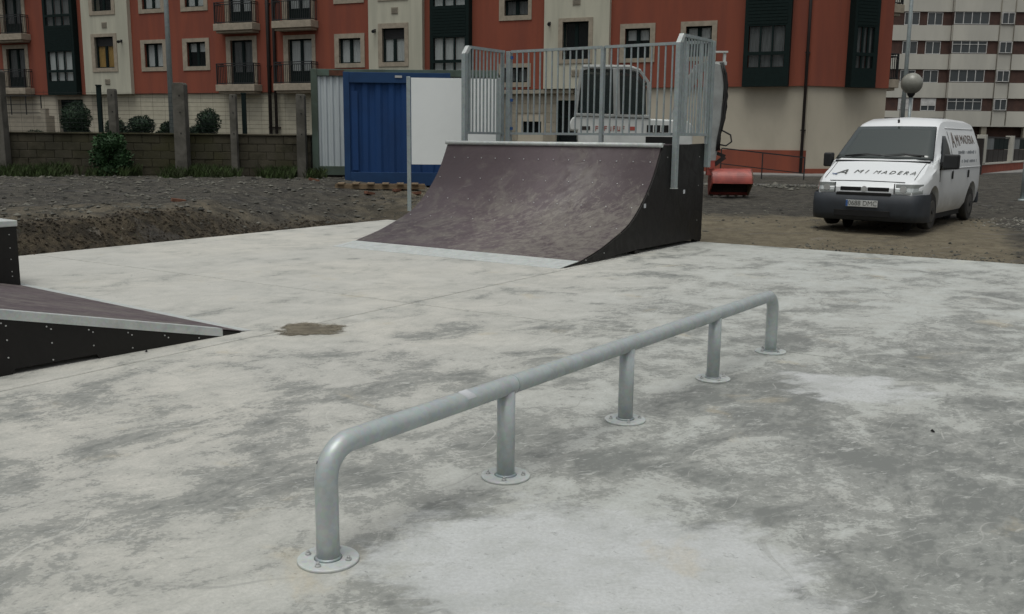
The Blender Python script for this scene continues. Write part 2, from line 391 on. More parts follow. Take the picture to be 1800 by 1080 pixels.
def inst(name, me, parent=None, loc=(0, 0, 0), rot=None, label=None, kind=None):
    o = bpy.data.objects.new(name, me); COL.objects.link(o); o.location = loc
    if rot: o.rotation_euler = rot
    if parent: o.parent = parent
    if label: o['label'] = label
    if kind: o['kind'] = kind
    return o
def empty(name, label, cat, loc=(0, 0, 0), rz=0., group=None):
    o = bpy.data.objects.new(name, None); COL.objects.link(o); o.location = loc; o.rotation_euler = (0, 0, rz)
    o.empty_display_size = .2
    return tag(o, label, cat, group)
def tag(o, label, cat, group=None, kind=None):
    o['label'] = label; o['category'] = cat
    if group: o['group'] = group
    if kind: o['kind'] = kind
    return o
def struct(o): o['kind'] = 'structure'; return o
def text_mesh(txt, size, depth=.002, shear=0., space=1.):
    c = bpy.data.curves.new('lettering', 'FONT'); c.body = txt; c.size = size; c.extrude = depth; c.shear = shear
    c.space_character = space; c.align_x = 'CENTER'; c.align_y = 'CENTER'; c.resolution_u = 3
    o = bpy.data.objects.new('lettering', c); COL.objects.link(o)
    dg = bpy.context.evaluated_depsgraph_get(); me = bpy.data.meshes.new_from_object(o.evaluated_get(dg))
    bpy.data.objects.remove(o); bpy.data.curves.remove(c); me.materials.clear(); return me

rng = random.Random(7)
def sst(a, b, x):
    t = min(max((x - a) / (b - a), 0), 1); return t * t * (3 - 2 * t)

# ------------------------------------------------------------------ slab frame
TH = R(57); DV = Vector((math.cos(TH), math.sin(TH))); WV = Vector((-math.sin(TH), math.cos(TH))); J = Vector((-1.0, 9.25))
def slab_uw(x, y):
    p = Vector((x, y)) - J; return p.dot(DV), p.dot(WV)
def slab_xy(u, w):
    p = J + DV * u + WV * w; return (p.x, p.y)
UE, WE = 7.28, 6.5

def ground_z(x, y):
    u, w = slab_uw(x, y)
    du, dw = u - UE, w - WE
    inside = du < 0 and dw < 0
    TL = .40 + sst(13, 24, y) * .20
    TR = .08 + sst(14, 25, y) * .13 + sst(25, 36, y) * .10
    k = sst(-4.5, 1.5, x)
    T = TL * (1 - k) + TR * k
    if y > 24.3:
        b = sst(24.3, 24.9, y); kb = sst(-6, 5, x)
        far = 1.12 * (1 - kb) + .33 * kb
        T = T * (1 - b) + (far if x > -5.3 or True else T) * b
        if x > -5.6 and y < 28: T = TL * (1 - k) + TR * k + sst(25, 28, y) * (far - (TL * (1 - k) + TR * k))
    if inside: return -.14 if min(-du, -dw) > .25 else -.06
    if dw > 0 and (du < 0 or dw > du * 0):
        L = .34 + 3.2 * sst(2.0, 7.2, u) if dw > 0 else 3
    else: L = 3.5
    d = max(dw, 0) if du < 0 else (max(du, 0) if dw < 0 else math.hypot(du, dw))
    if du > 0 and dw < 0: L = 3.0
    r = sst(-.02, L, d)
    n = mn.noise(Vector((x * 1.1, y * 1.1, 0))) * .05 + mn.noise(Vector((x * 4, y * 4, 3))) * .02 + mn.noise(Vector((x * 11, y * 11, 5))) * .008
    amp = min(1, d / .5) * (1.0 if y < 26 else .4)
    if x < -2.5 and d < 1.4: amp *= 2.4
    if 4.5 < x < 10 and 15 < y < 21: amp *= .25
    return -.025 + (T + .025) * r + n * amp

def axis(segs):
    out = []
    for a, b, st in segs:
        k = max(1, round((b - a) / st)); out += [a + (b - a) * i / k for i in range(k)]
    out.append(segs[-1][1]); return out
GX = axis([(-300, -60, 60), (-60, -14, 4), (-14, 12, .11), (12, 16, .4), (16, 60, 4), (60, 400, 60)])
GY = axis([(-200, -20, 60), (-20, 8, 4), (8, 25.2, .11), (25.2, 40, .6), (40, 100, 6), (100, 700, 75)])
nx = len(GX); gv = [(x, y, ground_z(x, y)) for y in GY for x in GX]
gf = [(j * nx + i, j * nx + i + 1, (j + 1) * nx + i + 1, (j + 1) * nx + i) for j in range(len(GY) - 1) for i in range(nx - 1)]
gm = MB(); gm.add(gv, gf, True); struct(gm.build('ground', M['dirt']))

# concrete slab of the skate park: four panels with open joints
slab = bpy.data.objects.new('concrete_slab', None); COL.objects.link(slab); struct(slab)
gp = .009
for (u0, u1, w0, w1) in ((-16, -7.2, -16, 6.5), (-7.2, 0, -16, 0), (-7.2, 0, 0, 6.5), (0, UE, -16, 0), (0, UE, 0, WE)):
    n = 10; poly = []
    gu = .011; c = [(u0 + gu, w0 + gp), (u1 - gu, w0 + gp), (u1 - gu, w1 - gp), (u0 + gu, w1 - gp)]
    for i in range(4):
        a, b = c[i], c[(i + 1) % 4]
        outer = (i == 1 and u1 == UE) or (i == 2 and w1 == WE)
        for k in range(60 if outer else 1):
            t = k / (60 if outer else 1); u = a[0] + (b[0] - a[0]) * t; w = a[1] + (b[1] - a[1]) * t
            if outer and 0 < k:
                j = mn.noise(Vector((u * 3, w * 3, 0))) * .018
                if i == 1: u += j
                else: w += j
            poly.append(slab_xy(u, w))
    MB().flat(poly, -.15, 0).build('concrete_panel', M['concrete'], slab, bev=.004, seg=1)
MB().flat([slab_xy(-16, -16), slab_xy(UE - .05, -16), slab_xy(UE - .05, WE - .05), slab_xy(-16, WE - .05)], -.158, -.151).build('blinding_layer', M['soil'], slab)

# silt patch left by a dried puddle
n = 48; pl = []
for k in range(n):
    t = 2 * math.pi * k / n; r = 1 + .28 * mn.noise(Vector((math.cos(t) * 1.7, math.sin(t) * 1.7, 4))) + .12 * mn.noise(Vector((math.cos(t) * 6, math.sin(t) * 6, 1)))
    pl.append((-1.72 + .36 * r * math.cos(t), 7.90 + .40 * r * math.sin(t)))
struct(MB().flat(pl, .0005, .0045).build('silt_puddle', M['mud']))

# road and pavements in front of the red building
def strip(name, pts_a, pts_b, dz, mat, th=.2):
    mb = MB(); n = len(pts_a)
    def zz(p): return (.30 if p[1] < 60 else .30) + dz
    vs = [(p[0], p[1], zz(p)) for p in pts_a] + [(p[0], p[1], zz(p)) for p in pts_b]
    vs += [(v[0], v[1], v[2] - th) for v in vs]
    fs = []
    for i in range(n - 1):
        fs.append((i, i + 1, n + i + 1, n + i)); fs.append((2 * n + i, 3 * n + i, 3 * n + i + 1, 2 * n + i + 1))
        fs.append((i, 2 * n + i, 2 * n + i + 1, i + 1)); fs.append((n + i, n + i + 1, 3 * n + i + 1, 3 * n + i))
    fs += [(0, n, 3 * n, 2 * n), (n - 1, 3 * n - 1, 4 * n - 1, 2 * n - 1)]
    mb.add(vs, fs); return struct(mb.build(name, mat))
strip('road', [(-3, 30.2), (6, 28.6), (13, 27.2), (22, 27), (60, 40)], [(-3, 43), (5, 37.2), (12.5, 34.6), (22, 42), (60, 72)], -.035, M['asphalt'])
strip('pavement', [(-3, 43.02), (5, 37.22), (12.5, 34.62), (22, 42.02), (60, 72.02)], [(-3, 44.4), (5, 40.6), (11.28, 37.9), (19, 42.6), (60, 80)], .075, M['pavement'], .3)
strip('pavement', [(-3, 29.95), (6, 28.35), (11.5, 27.2)], [(-3, 30.18), (6, 28.58), (11.5, 27.43)], .06, M['pavement'], .3)

# ------------------------------------------------------------------ red apartment building
FL = 2.87
bld = empty('apartment_building', 'long brick red and cream apartment building with dark teal glazed bays behind the skate park', 'building',
            (-25.088, 53.224, 0), math.atan2(-.39937, .91679))
PANE = MB().box(0, 1, -.004, .004, 0, 1).mesh('pane')
def pane(par, u0, u1, z0, z1, y, mat):
    me = PANEM.get(mat)
    if me is None: me = PANE.copy(); me.materials.append(M[mat]); PANEM[mat] = me
    o = inst('pane', me, par, (u0, y, z0)); o.scale = (u1 - u0, 1, z1 - z0); return o
PANEM = {}
def pleat(par, u0, u1, z0, z1, y, mat, name='curtain'):
    n = max(6, int((u1 - u0) / .05)); vs = []
    for i in range(n + 1):
        u = u0 + (u1 - u0) * i / n; yy = y + .008 * math.sin(i * 2.1) + .004 * math.sin(i * .9)
        vs += [(u, yy, z0), (u, yy, z1)]
    MB().add(vs, [(2 * i, 2 * i + 2, 2 * i + 3, 2 * i + 1) for i in range(n)], True).build(name, M[mat], par)
def window(par, sur, op, y=0., kind='light', shut=0., solid=0., wallmat='stone', label=None):
    """casement window: stone surround, dark frame with two leaves, panes, curtain"""
    u0, u1, z0, z1 = op
    f = MB(); t = .055; yf = y + .12
    f.box(u0, u0 + t, yf, yf + .06, z0, z1); f.box(u1 - t, u1, yf, yf + .06, z0, z1)
    f.box(u0 + t, u1 - t, yf, yf + .06, z1 - t, z1); f.box(u0 + t, u1 - t, yf, yf + .06, z0, z0 + t)
    c = (u0 + u1) / 2; zt = z1 - t - shut; zb = z0 + t + solid
    f.box(c - .05, c + .05, yf - .004, yf + .06, zb, zt)
    if solid: f.box(u0 + t, u1 - t, yf + .01, yf + .05, z0 + t, zb); f.box(u0 + t, u1 - t, yf - .006, yf + .055, zb - .03, zb + .03)
    for a, b in ((u0 + t, c - .05), (c + .05, u1 - t)):
        f.box(a, a + .03, yf + .006, yf + .05, zb, zt); f.box(b - .03, b, yf + .006, yf + .05, zb, zt)
    w = f.build('window', M['teal'], par, label=label)
    if sur:
        a, b, cc, d = sur
        MB().wall(a, b, cc, d, [(u0, u1, z0, z1)], y - .035, .16).build('surround', M['stone'], w)
    if shut: 
        s = MB()
        k = int(shut / .06)
        for i in range(k): s.box(u0 + t, u1 - t, yf + .012, yf + .03, zt + i * shut / k + .004, zt + (i + 1) * shut / k - .004)
        s.box(u0 + t, u1 - t, yf + .03, yf + .04, zt, zt + shut)
        s.build('shutter', M['shutter'], w)
    pane(w, u0 + t + .03, c - .08, zb, zt, yf + .03, 'glass'); pane(w, c + .08, u1 - t - .03, zb, zt, yf + .03, 'glass')
    m = {'light': 'curtain', 'dim': 'curtaindim', 'ochre': 'ochre', 'half': 'curtain'}.get(kind)
    if m:
        zc = zb + (zt - zb) * .62 if kind == 'half' else zb
        pleat(w, u0 + t, c - .02, zc, zt, yf + .075, m); pleat(w, c + .02, u1 - t, zc, zt, yf + .075, m)
    return w

def balcony(par, u0, u1, z0, y=0.):
    s = MB().box(u0, u1, y - .62, y - .002, z0 + .05, z0 + .37); s.box(u0 + .08, u1 - .08, y - .5, y - .002, z0 - .06, z0 + .048)
    b = s.build('balcony', M['stone'], par, bev=.012)
    r = MB(); zt = z0 + 1.36; zb = z0 + .43
    a, c, yy = u0 + .06, u1 - .06, y - .56
    for z in (zt, zb, zt - .1): r.box(a, c, yy - .02, yy + .02, z - .02, z + .02)
    for uu in (a, c):
        for z in (zt, zb, zt - .1): r.box(uu - .018, uu + .018, yy + .021, y - .04, z - .018, z + .018)
        for k in range(5): r.box(uu - .01, uu + .01, yy + .05 + k * .11, yy + .07 + k * .11, zb, zt)
    r.box(a - .02, a + .02, yy - .022, yy + .022, z0 + .37, zt + .01); r.box(c - .02, c + .02, yy - .022, yy + .022, z0 + .37, zt + .01)
    k = int((c - a) / .105)
    for i in range(1, k): u = a + (c - a) * i / k; r.box(u - .009, u + .009, yy - .009, yy + .009, zb + .02, zt - .12)
    r.build('railing', M['darkmetal'], b)
    return b

def glazed_bay(par, u0, u1, y=0., floors=(0, 1, 2), kinds=('light', 'dim', 'light'), zb=3.68, proj=.35):
    g0, g1 = u0 + .17, u1 - .2
    holes = []
    for f in floors:
        z = f * FL
        holes += [(g0, g1, 4.98 + z, 5.93 + z), (g0, g1, 4.40 + z, 4.85 + z)]
    mb = MB().wall(u0, u1, zb, 12.55, holes, y - proj, .08)
    mb.box(u0, u0 + .08, y - proj + .081, y - .002, zb, 12.55); mb.box(u1 - .08, u1, y - proj + .081, y - .002, zb, 12.55)
    mb.box(u0 + .08, u1 - .08, y - proj + .081, y - .002, zb, zb + .1)
    n = 3
    for f in floors:
        z = f * FL
        for (a, b) in ((4.98 + z, 5.93 + z), (4.40 + z, 4.85 + z)):
            for k in (1, 2):
                u = g0 + (g1 - g0) * k / 3; mb.box(u - .035, u + .035, y - proj + .01, y - proj + .07, a, b)
        k = 0; zz = 6.0 + z
        while zz < 4.36 + z + FL - .05:
            mb.box(u0 + .12, u1 - .14, y - proj - .012, y - proj - .001, zz, zz + .10); zz += .125
    bay = mb.build('glazed_bay', M['teal'], par)
    for f in floors:
        z = f * FL
        for (a, b) in ((4.98 + z, 5.93 + z), (4.40 + z, 4.85 + z)):
            for k in range(3):
                w = (g1 - g0) / 3; pane(bay, g0 + w * k + .036, g0 + w * (k + 1) - .036, a, b, y - proj + .04, 'glass')
        kd = kinds[f % len(kinds)]
        m = {'light': 'curtain', 'dim': 'curtaindim'}.get(kd)
        if m:
            for k in range(3):
                w = (g1 - g0) / 3; pleat(bay, g0 + w * k + .03, g0 + w * (k + 1) - .03, 4.42 + z, 5.92 + z, y - proj + .14, m)
    return bay

def fr(t, dz): return (t[0], t[1], t[2] + dz, t[3] + dz)
ZT = 12.6
# openings: (surround, opening, kind per floor, shutter, solid, balcony)
W = []
def col(sur, op, kinds, shut=0., solid=0., bal=None, floors=(0, 1, 2), bay=None):
    for f in floors: W.append((fr(sur, f * FL), fr(op, f * FL), kinds[f % len(kinds)], shut, solid, bal and (bal[0], bal[1], 3.69 + f * FL), bay))
col((-3.62, -1.68, 4.07, 6.41), (-3.34, -1.92, 4.10, 6.20), ('dim', 'dim', 'light'), 0, .5, (-3.85, -1.38))
col((6.41, 8.12, 4.82, 6.38), (6.66, 7.87, 5.02, 6.20), ('light', 'light', 'dim'))
col((9.16, 10.86, 4.81, 6.37), (9.44, 10.62, 5.01, 6.19), ('half', 'light', 'dim'))
col((11.90, 13.76, 4.07, 6.38), (12.17, 13.50, 4.10, 6.19), ('dim', 'light', 'light'), 0, .5, (11.66, 14.0))
col((15.33, 17.15, 4.07, 6.33), (15.60, 16.96, 4.10, 6.14), ('light', 'light', 'dim'), 0, .5, (15.12, 17.35))
col((18.22, 19.86, 4.77, 6.30), (18.46, 19.64, 4.97, 6.09), ('light', 'dim', 'light'))
col((32.07, 33.54, 4.71, 6.24), (32.28, 33.33, 4.88, 6.05), ('half', 'light', 'dim'))
col((34.58, 36.03, 4.71, 6.24), (34.79, 35.83, 4.88, 6.05), ('half', 'light', 'dim'))
col((-8.6, -6.9, 4.82, 6.38), (-8.35, -7.15, 5.02, 6.20), ('light', 'dim', 'dim'))
for f, s, o in ((0, (26.63, 28.14, 3.79, 4.78), (26.88, 27.98, 3.99, 4.61)), (1, (26.63, 28.14, 6.57, 7.65), (26.88, 27.98, 6.77, 7.42)), (2, (26.63, 28.14, 9.44, 10.5), (26.88, 27.98, 9.64, 10.3))):
    W.append((s, o, 'dim', 0, 0, None, None))
col((3.24, 5.01, 4.83, 6.76), (3.48, 4.79, 5.03, 6.60), ('ochre', 'none', 'dim'), .40, 0, None, (0, 1, 2), 0)
col((20.72, 22.28, 4.76, 6.65), (20.93, 22.09, 4.95, 6.43), ('light', 'light', 'dim'), .40, 0, None, (0, 1, 2), 1)
col((29.45, 30.96, 4.71, 6.54), (29.64, 30.78, 4.88, 6.39), ('none', 'dim', 'dim'), .0, 0, None, (0, 1, 2), 2)
BAYS = [(2.63, 5.82), (20.2, 22.98), (28.8, 31.66)]
redseg = [(-14, 2.63), (5.82, 20.2), (22.98, 28.8), (31.66, 39.672)]
mb = MB()
for a, b in redseg: mb.wall(a, b, 3.70, ZT, [w[1] for w in W if w[6] is None and a < w[1][0] < b], 0, .25)
mb.build('wall', M['red'], bld)
for i, (a, b) in enumerate(BAYS):
    MB().wall(a, b, 3.69, ZT, [w[1] for w in W if w[6] == i], -.22, .47).build('bay_wall', M['cream'], bld)
    for f in range(3):
        cu = (a + b) / 2; v = MB().box(cu - .17, cu + .17, -.245, -.221, 4.18 + f * FL, 4.46 + f * FL)
        for k in range(5): v.box(cu - .14, cu + .14, -.258, -.246, 4.205 + f * FL + k * .048, 4.225 + f * FL + k * .048)
        v.build('vent', M['tanstone'], bld)
for (s, o, k, sh, so, bal, bay) in W:
    window(bld, s, o, 0 if bay is None else -.22, k, sh, so)
    if bal: balcony(bld, *bal)
for (a, b) in ((0., 2.13), (23.43, 25.34), (37.15, 38.88)):
    glazed_bay(bld, a, b, 0, kinds=('dim', 'dim', 'light') if a > 30 else ('light', 'light', 'dim') if a > 20 else ('light', 'dim', 'light'))
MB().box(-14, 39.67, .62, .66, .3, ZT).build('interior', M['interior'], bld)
# ground floor
doorh = (29.3, 31.1, .35, 3.22); sw = (27.74, 28.6, 1.80, 2.34); g1d = (.15, 2.0, .6, 3.45)
MB().wall(-14, 26.4, .2, 3.70, [g1d], .12, .3).build('base_wall', M['basecream'], bld)
MB().wall(26.4, 39.672, .2, 3.70, [doorh, sw], .12, .3).build('base_wall', M['basecream'], bld)
MB().box(.15, 2.0, .35, .4, .6, 3.45).build('garage_door', M['teal'], bld)
d = MB().box(29.3, 29.38, .2, .3, .35, 3.22).box(31.02, 31.1, .2, .3, .35, 3.22).box(29.38, 31.02, .2, .3, 3.14, 3.22).box(30.16, 30.24, .2, .3, .35, 3.14).box(29.38, 31.02, .2, .3, 2.5, 2.58).build('entrance_door', M['teal'], bld)
for a in (29.38, 30.24):
    pane(d, a, a + .78, .4, 2.5, .25, 'glass'); pane(d, a, a + .78, 2.58, 3.14, .25, 'glass')
w = MB().wall(27.74, 28.6, 1.80, 2.34, [(27.8, 28.14, 1.85, 2.29), (28.2, 28.54, 1.85, 2.29)], .2, .06).build('window', M['teal'], bld)
pane(w, 27.8, 28.14, 1.85, 2.29, .23, 'glass'); pane(w, 28.2, 28.54, 1.85, 2.29, .23, 'glass')
MB().box(26.2, 30.1, -.10, .119, 3.50, 3.66).build('ledge', M['tanstone'], bld, bev=.01)
MB().box(33.2, 39.66, .07, .119, .2, 1.26).build('plinth', M['red'], bld)
# cladding tiles on the base (left) and tan stones round the entrance
tme = MB().box(0, .746, -.009, 0, 0, .416).mesh('cladding_tile', .004, 1); tme.materials.append(M['tile'])
k = 0
for r in range(7):
    for c in range(28):
        u = 2.7 + c * .75 + (.375 if r % 2 else 0)
        if u + .75 > 23.6: continue
        inst('cladding_tile', tme, bld, (u, .1185 - rng.random() * .003, .72 + r * .42))
sme = MB().box(0, .59, -.03, 0, 0, .39).mesh('stone_tile', .004, 1); sme.materials.append(M['tanstone'])
for r in range(8):
    for c in range(5):
        u = 26.3 + c * .6; z = .3 + r * .4
        if u + .59 > 29.3: continue
        if u < sw[1] and u + .59 > sw[0] and z < sw[3] and z + .39 > sw[2]: continue
        inst('stone_tile', sme, bld, (u, .115 - rng.random() * .008, z))
# pipes, lamps, cable line, roof
for u, r in ((14.5, .09), (14.85, .08), (39.52, .06)):
    p = MB().cyl((u, -.1, .4 if u > 30 else .8), (u, -.1, 12.5), r, 10)
    for z in (2.0, 4.9, 7.8, 10.6): p.box(u - r - .03, u + r + .03, -.12, -.002 if z > 3.7 else .118, z, z + .05)
    p.build('drainpipe', M['pipe'], bld)
for u in (5.35, 20.55, 29.05):
    b = MB().box(u - .05, u + .05, -.26, -.221, 6.28, 6.42).cyl((u, -.26, 6.36), (u + .08, -.48, 6.30), .035, 8)
    b.cyl((u + .06, -.45, 6.31), (u + .1, -.56, 6.28), .075, 10); b.build('wall_lamp', M['darkmetal'], bld)
MB().box(-14.3, 39.9, -.7, 12, ZT + .0, ZT + .3).build('roof', M['stone'], bld)
MB().box(-14, 39.3, 11.6, 11.9, 0, ZT).box(-14, -13.7, .7, 11.6, 0, ZT).build('rear_wall', M['cream'], bld)
# angled end wing: its own wall at another angle, built in its own sub-frame
wang = R(20) - bld.rotation_euler[2]
WM = Matrix.Translation((39.672, 0, 0)) @ Matrix.Rotation(wang, 4, 'Z')
def wing(o):
    o.matrix_local = WM @ o.matrix_local; return o
wing(MB().wall(0, 3.7, 3.70, ZT, [], 0, .25).build('wall', M['red'], bld))
wing(MB().wall(0.0, 3.7, .2, 3.70, [], .1, .3).build('base_wall', M['basecream'], bld))
wing(MB().box(.02, 3.69, .05, .099, .2, .56).build('plinth', M['red'], bld))
wing(glazed_bay(bld, 1.6, 2.76, 0, kinds=('dim', 'dim', 'dim')))
# side wall of the wing with the two balconies seen end-on
side = [(.55, 2.1, 4.1 + f * FL, 6.2 + f * FL) for f in range(3)]
sm = MB().wall(.37, 9, 3.70, ZT, side, 0, .25)
SM = WM @ Matrix.Translation((3.705, 0.0, 0)) @ Matrix.Rotation(R(90), 4, 'Z')
o = sm.build('side_wall', M['red'], bld); o.matrix_local = SM
o = MB().box(.41, 9, .02, .25, .2, 3.69).build('side_base_wall', M['basecream'], bld); o.matrix_local = SM
for f in range(3):
    w = window(bld, (.3, 2.35, 4.07 + f * FL, 6.4 + f * FL), side[f], 0, 'dim', 0, .5); w.matrix_local = SM
    b = balcony(bld, .15, 2.5, 3.69 + f * FL); b.matrix_local = SM
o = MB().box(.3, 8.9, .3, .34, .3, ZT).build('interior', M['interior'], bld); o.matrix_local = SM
o = MB().box(.3, 3.5, 8.6, 8.9, 0, ZT).build('rear_wall', M['cream'], bld); wing(o)
wing(MB().box(-.5, 4.2, -.6, 9.4, ZT + .004, ZT + .296).build('roof', M['stone'], bld))

# terrace railing left and handrail of the ramp right
def rail_thing(name, label, cat, P, rz, L, H, nbar, slope=0., mids=(), wfull=0.):
    t = empty(name, label, cat, P, rz)
    top = MB().beam((0, 0, H), (L, 0, H + slope), .04, .04)
    top.build('top_rail', M['darkmetal'], t)
    for m in mids: MB().beam((.02, 0, H * m), (L - .02, 0, H * m + slope), .03, .03).build('lower_rail', M['darkmetal'], t)
    for i in range(nbar):
        x = L * i / (nbar - 1); z = slope * i / (nbar - 1)
        MB().box(x - .02, x + .02, -.02, .02, min(0, z), H - .021 + z).build('post', M['darkmetal'], t)
    return t
rail_thing('handrail', 'black steel handrail with two rails along the red plinth right of the digger', 'handrail', (7.1, 33.1, .30), R(-14), 2.75, 1.05, 3, -.28, (.5,))
t = rail_thing('terrace_railing', 'dark railing on the terrace at the far left below the first balcony', 'railing', (-27.6, 50.6, 2.55), R(-23), 4.2, .95, 5, 0, (.1, .55))
MB().box(-1, 4.6, .1, .4, -2.2, -.05).build('terrace_wall', M['tanstone'], t)
MB().box(4.25, 4.6, -.12, .09, -2.2, .3).build('pillar', M['tanstone'], t)

# ------------------------------------------------------------------ tower block behind on the right
tw = empty('apartment_tower', 'tall cream and brown banded apartment block behind the white van', 'building', (35.0, 93, 0))
TF = 2.628; base = 4.58
def tower_window(par, u0, u1, z0, z1, y, n, shut=0.):
    f = MB(); t = .05
    f.box(u0, u0 + t, y, y + .1, z0, z1).box(u1 - t, u1, y, y + .1, z0, z1).box(u0 + t, u1 - t, y, y + .1, z1 - t, z1).box(u0 + t, u1 - t, y, y + .1, z0, z0 + t)
    ws = (u1 - u0 - 2 * t) / n
    for i in range(1, n): f.box(u0 + t + ws * i - .03, u0 + t + ws * i + .03, y, y + .1, z0 + t, z1 - t)
    if n == 4 and (z0 < 5.2 or 9 < z0 < 11): f.box(u0 + t, u1 - t, y + .002, y + .098, z1 - t - .30, z1 - t - .26)
    w = f.build('window', M['white'], par)
    for i in range(n): pane(w, u0 + t + ws * i + .04, u0 + t + ws * (i + 1) - .04, z0 + t, z1 - t, y + .05, 'towerglass')
    if shut:
        MB().box(u0 + t, u1 - t, y + .01, y + .04, z1 - t - shut, z1 - t - .001).build('shutter', M['white'], w)
    return w
for k in range(-1, 8):
    zb = base + k * TF                     # bottom of brown band k
    # left section (front at y=0), right section 2 m nearer
    if k >= 0:
        MB().box(-14, 6.05, .12, .4, zb + .002, zb + 1.24).build('brick_band', M['towerbrown'], tw)
        MB().box(5.98, 30, -.38, -.1, zb + .05, zb + 1.22).build('brick_band', M['towerbrown'], tw)
        dz = zb + .02
        if k < 4:
            tower_window(tw, 1.57, 2.97, dz, dz + 1.15, .06, 2, (1.0 if k == 0 else 0)); tower_window(tw, 3.72, 5.15, dz, dz + 1.15, .06, 2, (.62 if k == 0 else 0))
            tower_window(tw, -3.4, -2.0, dz, dz + 1.15, .06, 2)
            o = 5.98
            for s in (0, 8.4):
                tower_window(tw, o + s - .02 + .06, o + s + 3.3, dz + .06, dz + 1.2, -.46, 4)
                tower_window(tw, o + s + 4.42, o + s + 5.58, dz + .1, dz + 1.12, -.62, 2)
                if s == 0: MB().box(o + 4.38, o + 5.62, -.5, -.383, dz + .06, dz + 1.16).build('window_box', M['white'], tw)
    h0 = zb + 1.24; h1 = base + (k + 1) * TF
    MB().box(-14, 6.05, 0, .4, h0 if k >= 0 else 3.95, h1).build('cream_band', M['towercream'], tw)
    MB().box(5.98, 30, -.5, -.1, (h0 - .02) if k >= 0 else 3.17, h1 + .02 if k >= 0 else h1 + .03).build('cream_band', M['towercream'], tw)
for u in (9.6, 10.95):
    MB().cyl((u + .66, -.56, 3.3), (u + .66, -.56, 25), .035, 6).build('drainpipe', M['tanstone'], tw)
MB().box(-14, 30, .42, 12, 0, 25.4).build('core', M['towerbrown'], tw)
MB().box(5.98, 30, -.05, .41, 3.2, 25.4).build('core', M['towerbrown'], tw)
MB().box(-14, 5.3, .1, .41, 0, 3.95).build('shopfront', M['teal'], tw)
for u in (5.5, 9.5, 13.5, 17.5, 21.5): MB().box(u, u + .5, -.4, .0, -.3, 3.17).build('column', M['tanstone'], tw)
MB().box(-14, 30, -.6, 12.1, 25.45, 25.8).build('roof', M['towercream'], tw)

# low wall and fence in front of the tower
lw = empty('boundary_wall', 'low brick red wall with cream pillar and dark fence panels right of the van', 'wall', (19.2, 39.9, .2), R(53))
MB().box(0, 22, -.12, .12, 0, .52).build('low_wall', M['brickred'], lw)
MB().box(0, 22, -.15, .15, .522, .58).build('coping', M['towercream'], lw)
for x in (.05, 6, 12, 18): MB().box(x, x + .34, -.17, .17, .583, 1.75).build('pillar', M['towercream'], lw, bev=.01)
MB().box(-.25, -.03, -.14, .14, 0, 1.6).build('gate_post', M['pipe'], lw)
for s in (0, 6, 12):
    for k in range(5):
        a = .45 + s + k * 1.08
        MB().box(a, a + 1.02, -.02, .02, .6, 1.12).build('fence_panel', M['pipe'], lw)
        MB().box(a, a + 1.02, -.02, .02, 1.14, 1.62).build('fence_panel', M['curtaindim'] if k < 2 else M['teal'], lw)
    MB().box(.40 + s, 5.98 + s, -.03, .03, 1.63, 1.69).build('top_rail', M['darkmetal'], lw)

# ------------------------------------------------------------------ poles and globe lamp
def tall_pole(name, label, x, y, z0, r0, r1, H, grp=None):
    t = empty(name, label, 'lamp post', (x, y, z0), 0, grp)
    MB().tube([(0, 0, 0), (0, 0, H * .5), (0, 0, H)], [r0, (r0 + r1) / 2, r1], 14).build('pole', M['galv'], t)
    MB().cyl((0, 0, -.05), (0, 0, .03), r0 * 2, 14).build('base_plate', M['galv'], t)
    MB().tube([(0, 0, H - .05), (0, -.5, H + .25), (0, -1.3, H + .35)], [r1 * .8, r1 * .7, r1 * .6], 10).build('arm', M['galv'], t)
    MB().box(-.13, .13, -1.95, -1.25, H + .28, H + .42).build('lantern', M['galv'], t, bev=.03)
    return t
tall_pole('lamp_post', 'tall grey lamp post rising behind the concrete fence post at the left', -10.4, 29.6, 1.1, .085, .05, 9.5)
tall_pole('lamp_post', 'tall grey lamp post rising behind the white van beside the globe lamp', 12.75, 32, .25, .075, .05, 9.5)
gl = empty('globe_lamp', 'dull globe street lamp on a short pole above the white van roof', 'street lamp', (12.16, 30, .28))
MB().cyl((0, 0, 0), (0, 0, 2.72), .045, 12).build('pole', M['galv'], gl)
vs = []; fs = []
nr, ns = 12, 20
for i in range(nr + 1):
    p = math.pi * i / nr
    for k in range(ns): a = 2 * math.pi * k / ns; vs.append((.32 * math.sin(p) * math.cos(a), .32 * math.sin(p) * math.sin(a), 3.10 + .32 * math.cos(p)))
for i in range(nr):
    for k in range(ns): fs.append((i * ns + k, (i + 1) * ns + k, (i + 1) * ns + (k + 1) % ns, i * ns + (k + 1) % ns))
MB().add(vs, fs, True).build('globe', M['lampglobe'], gl)
MB().tube([(0, 0, 2.68), (0, 0, 2.76), (0, 0, 2.90)], [.05, .11, .14], 14).build('lamp_holder', M['blackplastic'], gl)
bo = empty('bollard', 'grey steel bollard at the right edge of the picture beyond the van', 'bollard', (12.72, 24, .22))
MB().tube([(0, 0, 0), (0, 0, .98), (0, 0, 1.03)], [.055, .055, .03], 14).build('post', M['galv'], bo)
MB().cyl((0, 0, -.05), (0, 0, .02), .1, 14).build('base_plate', M['galv'], bo)

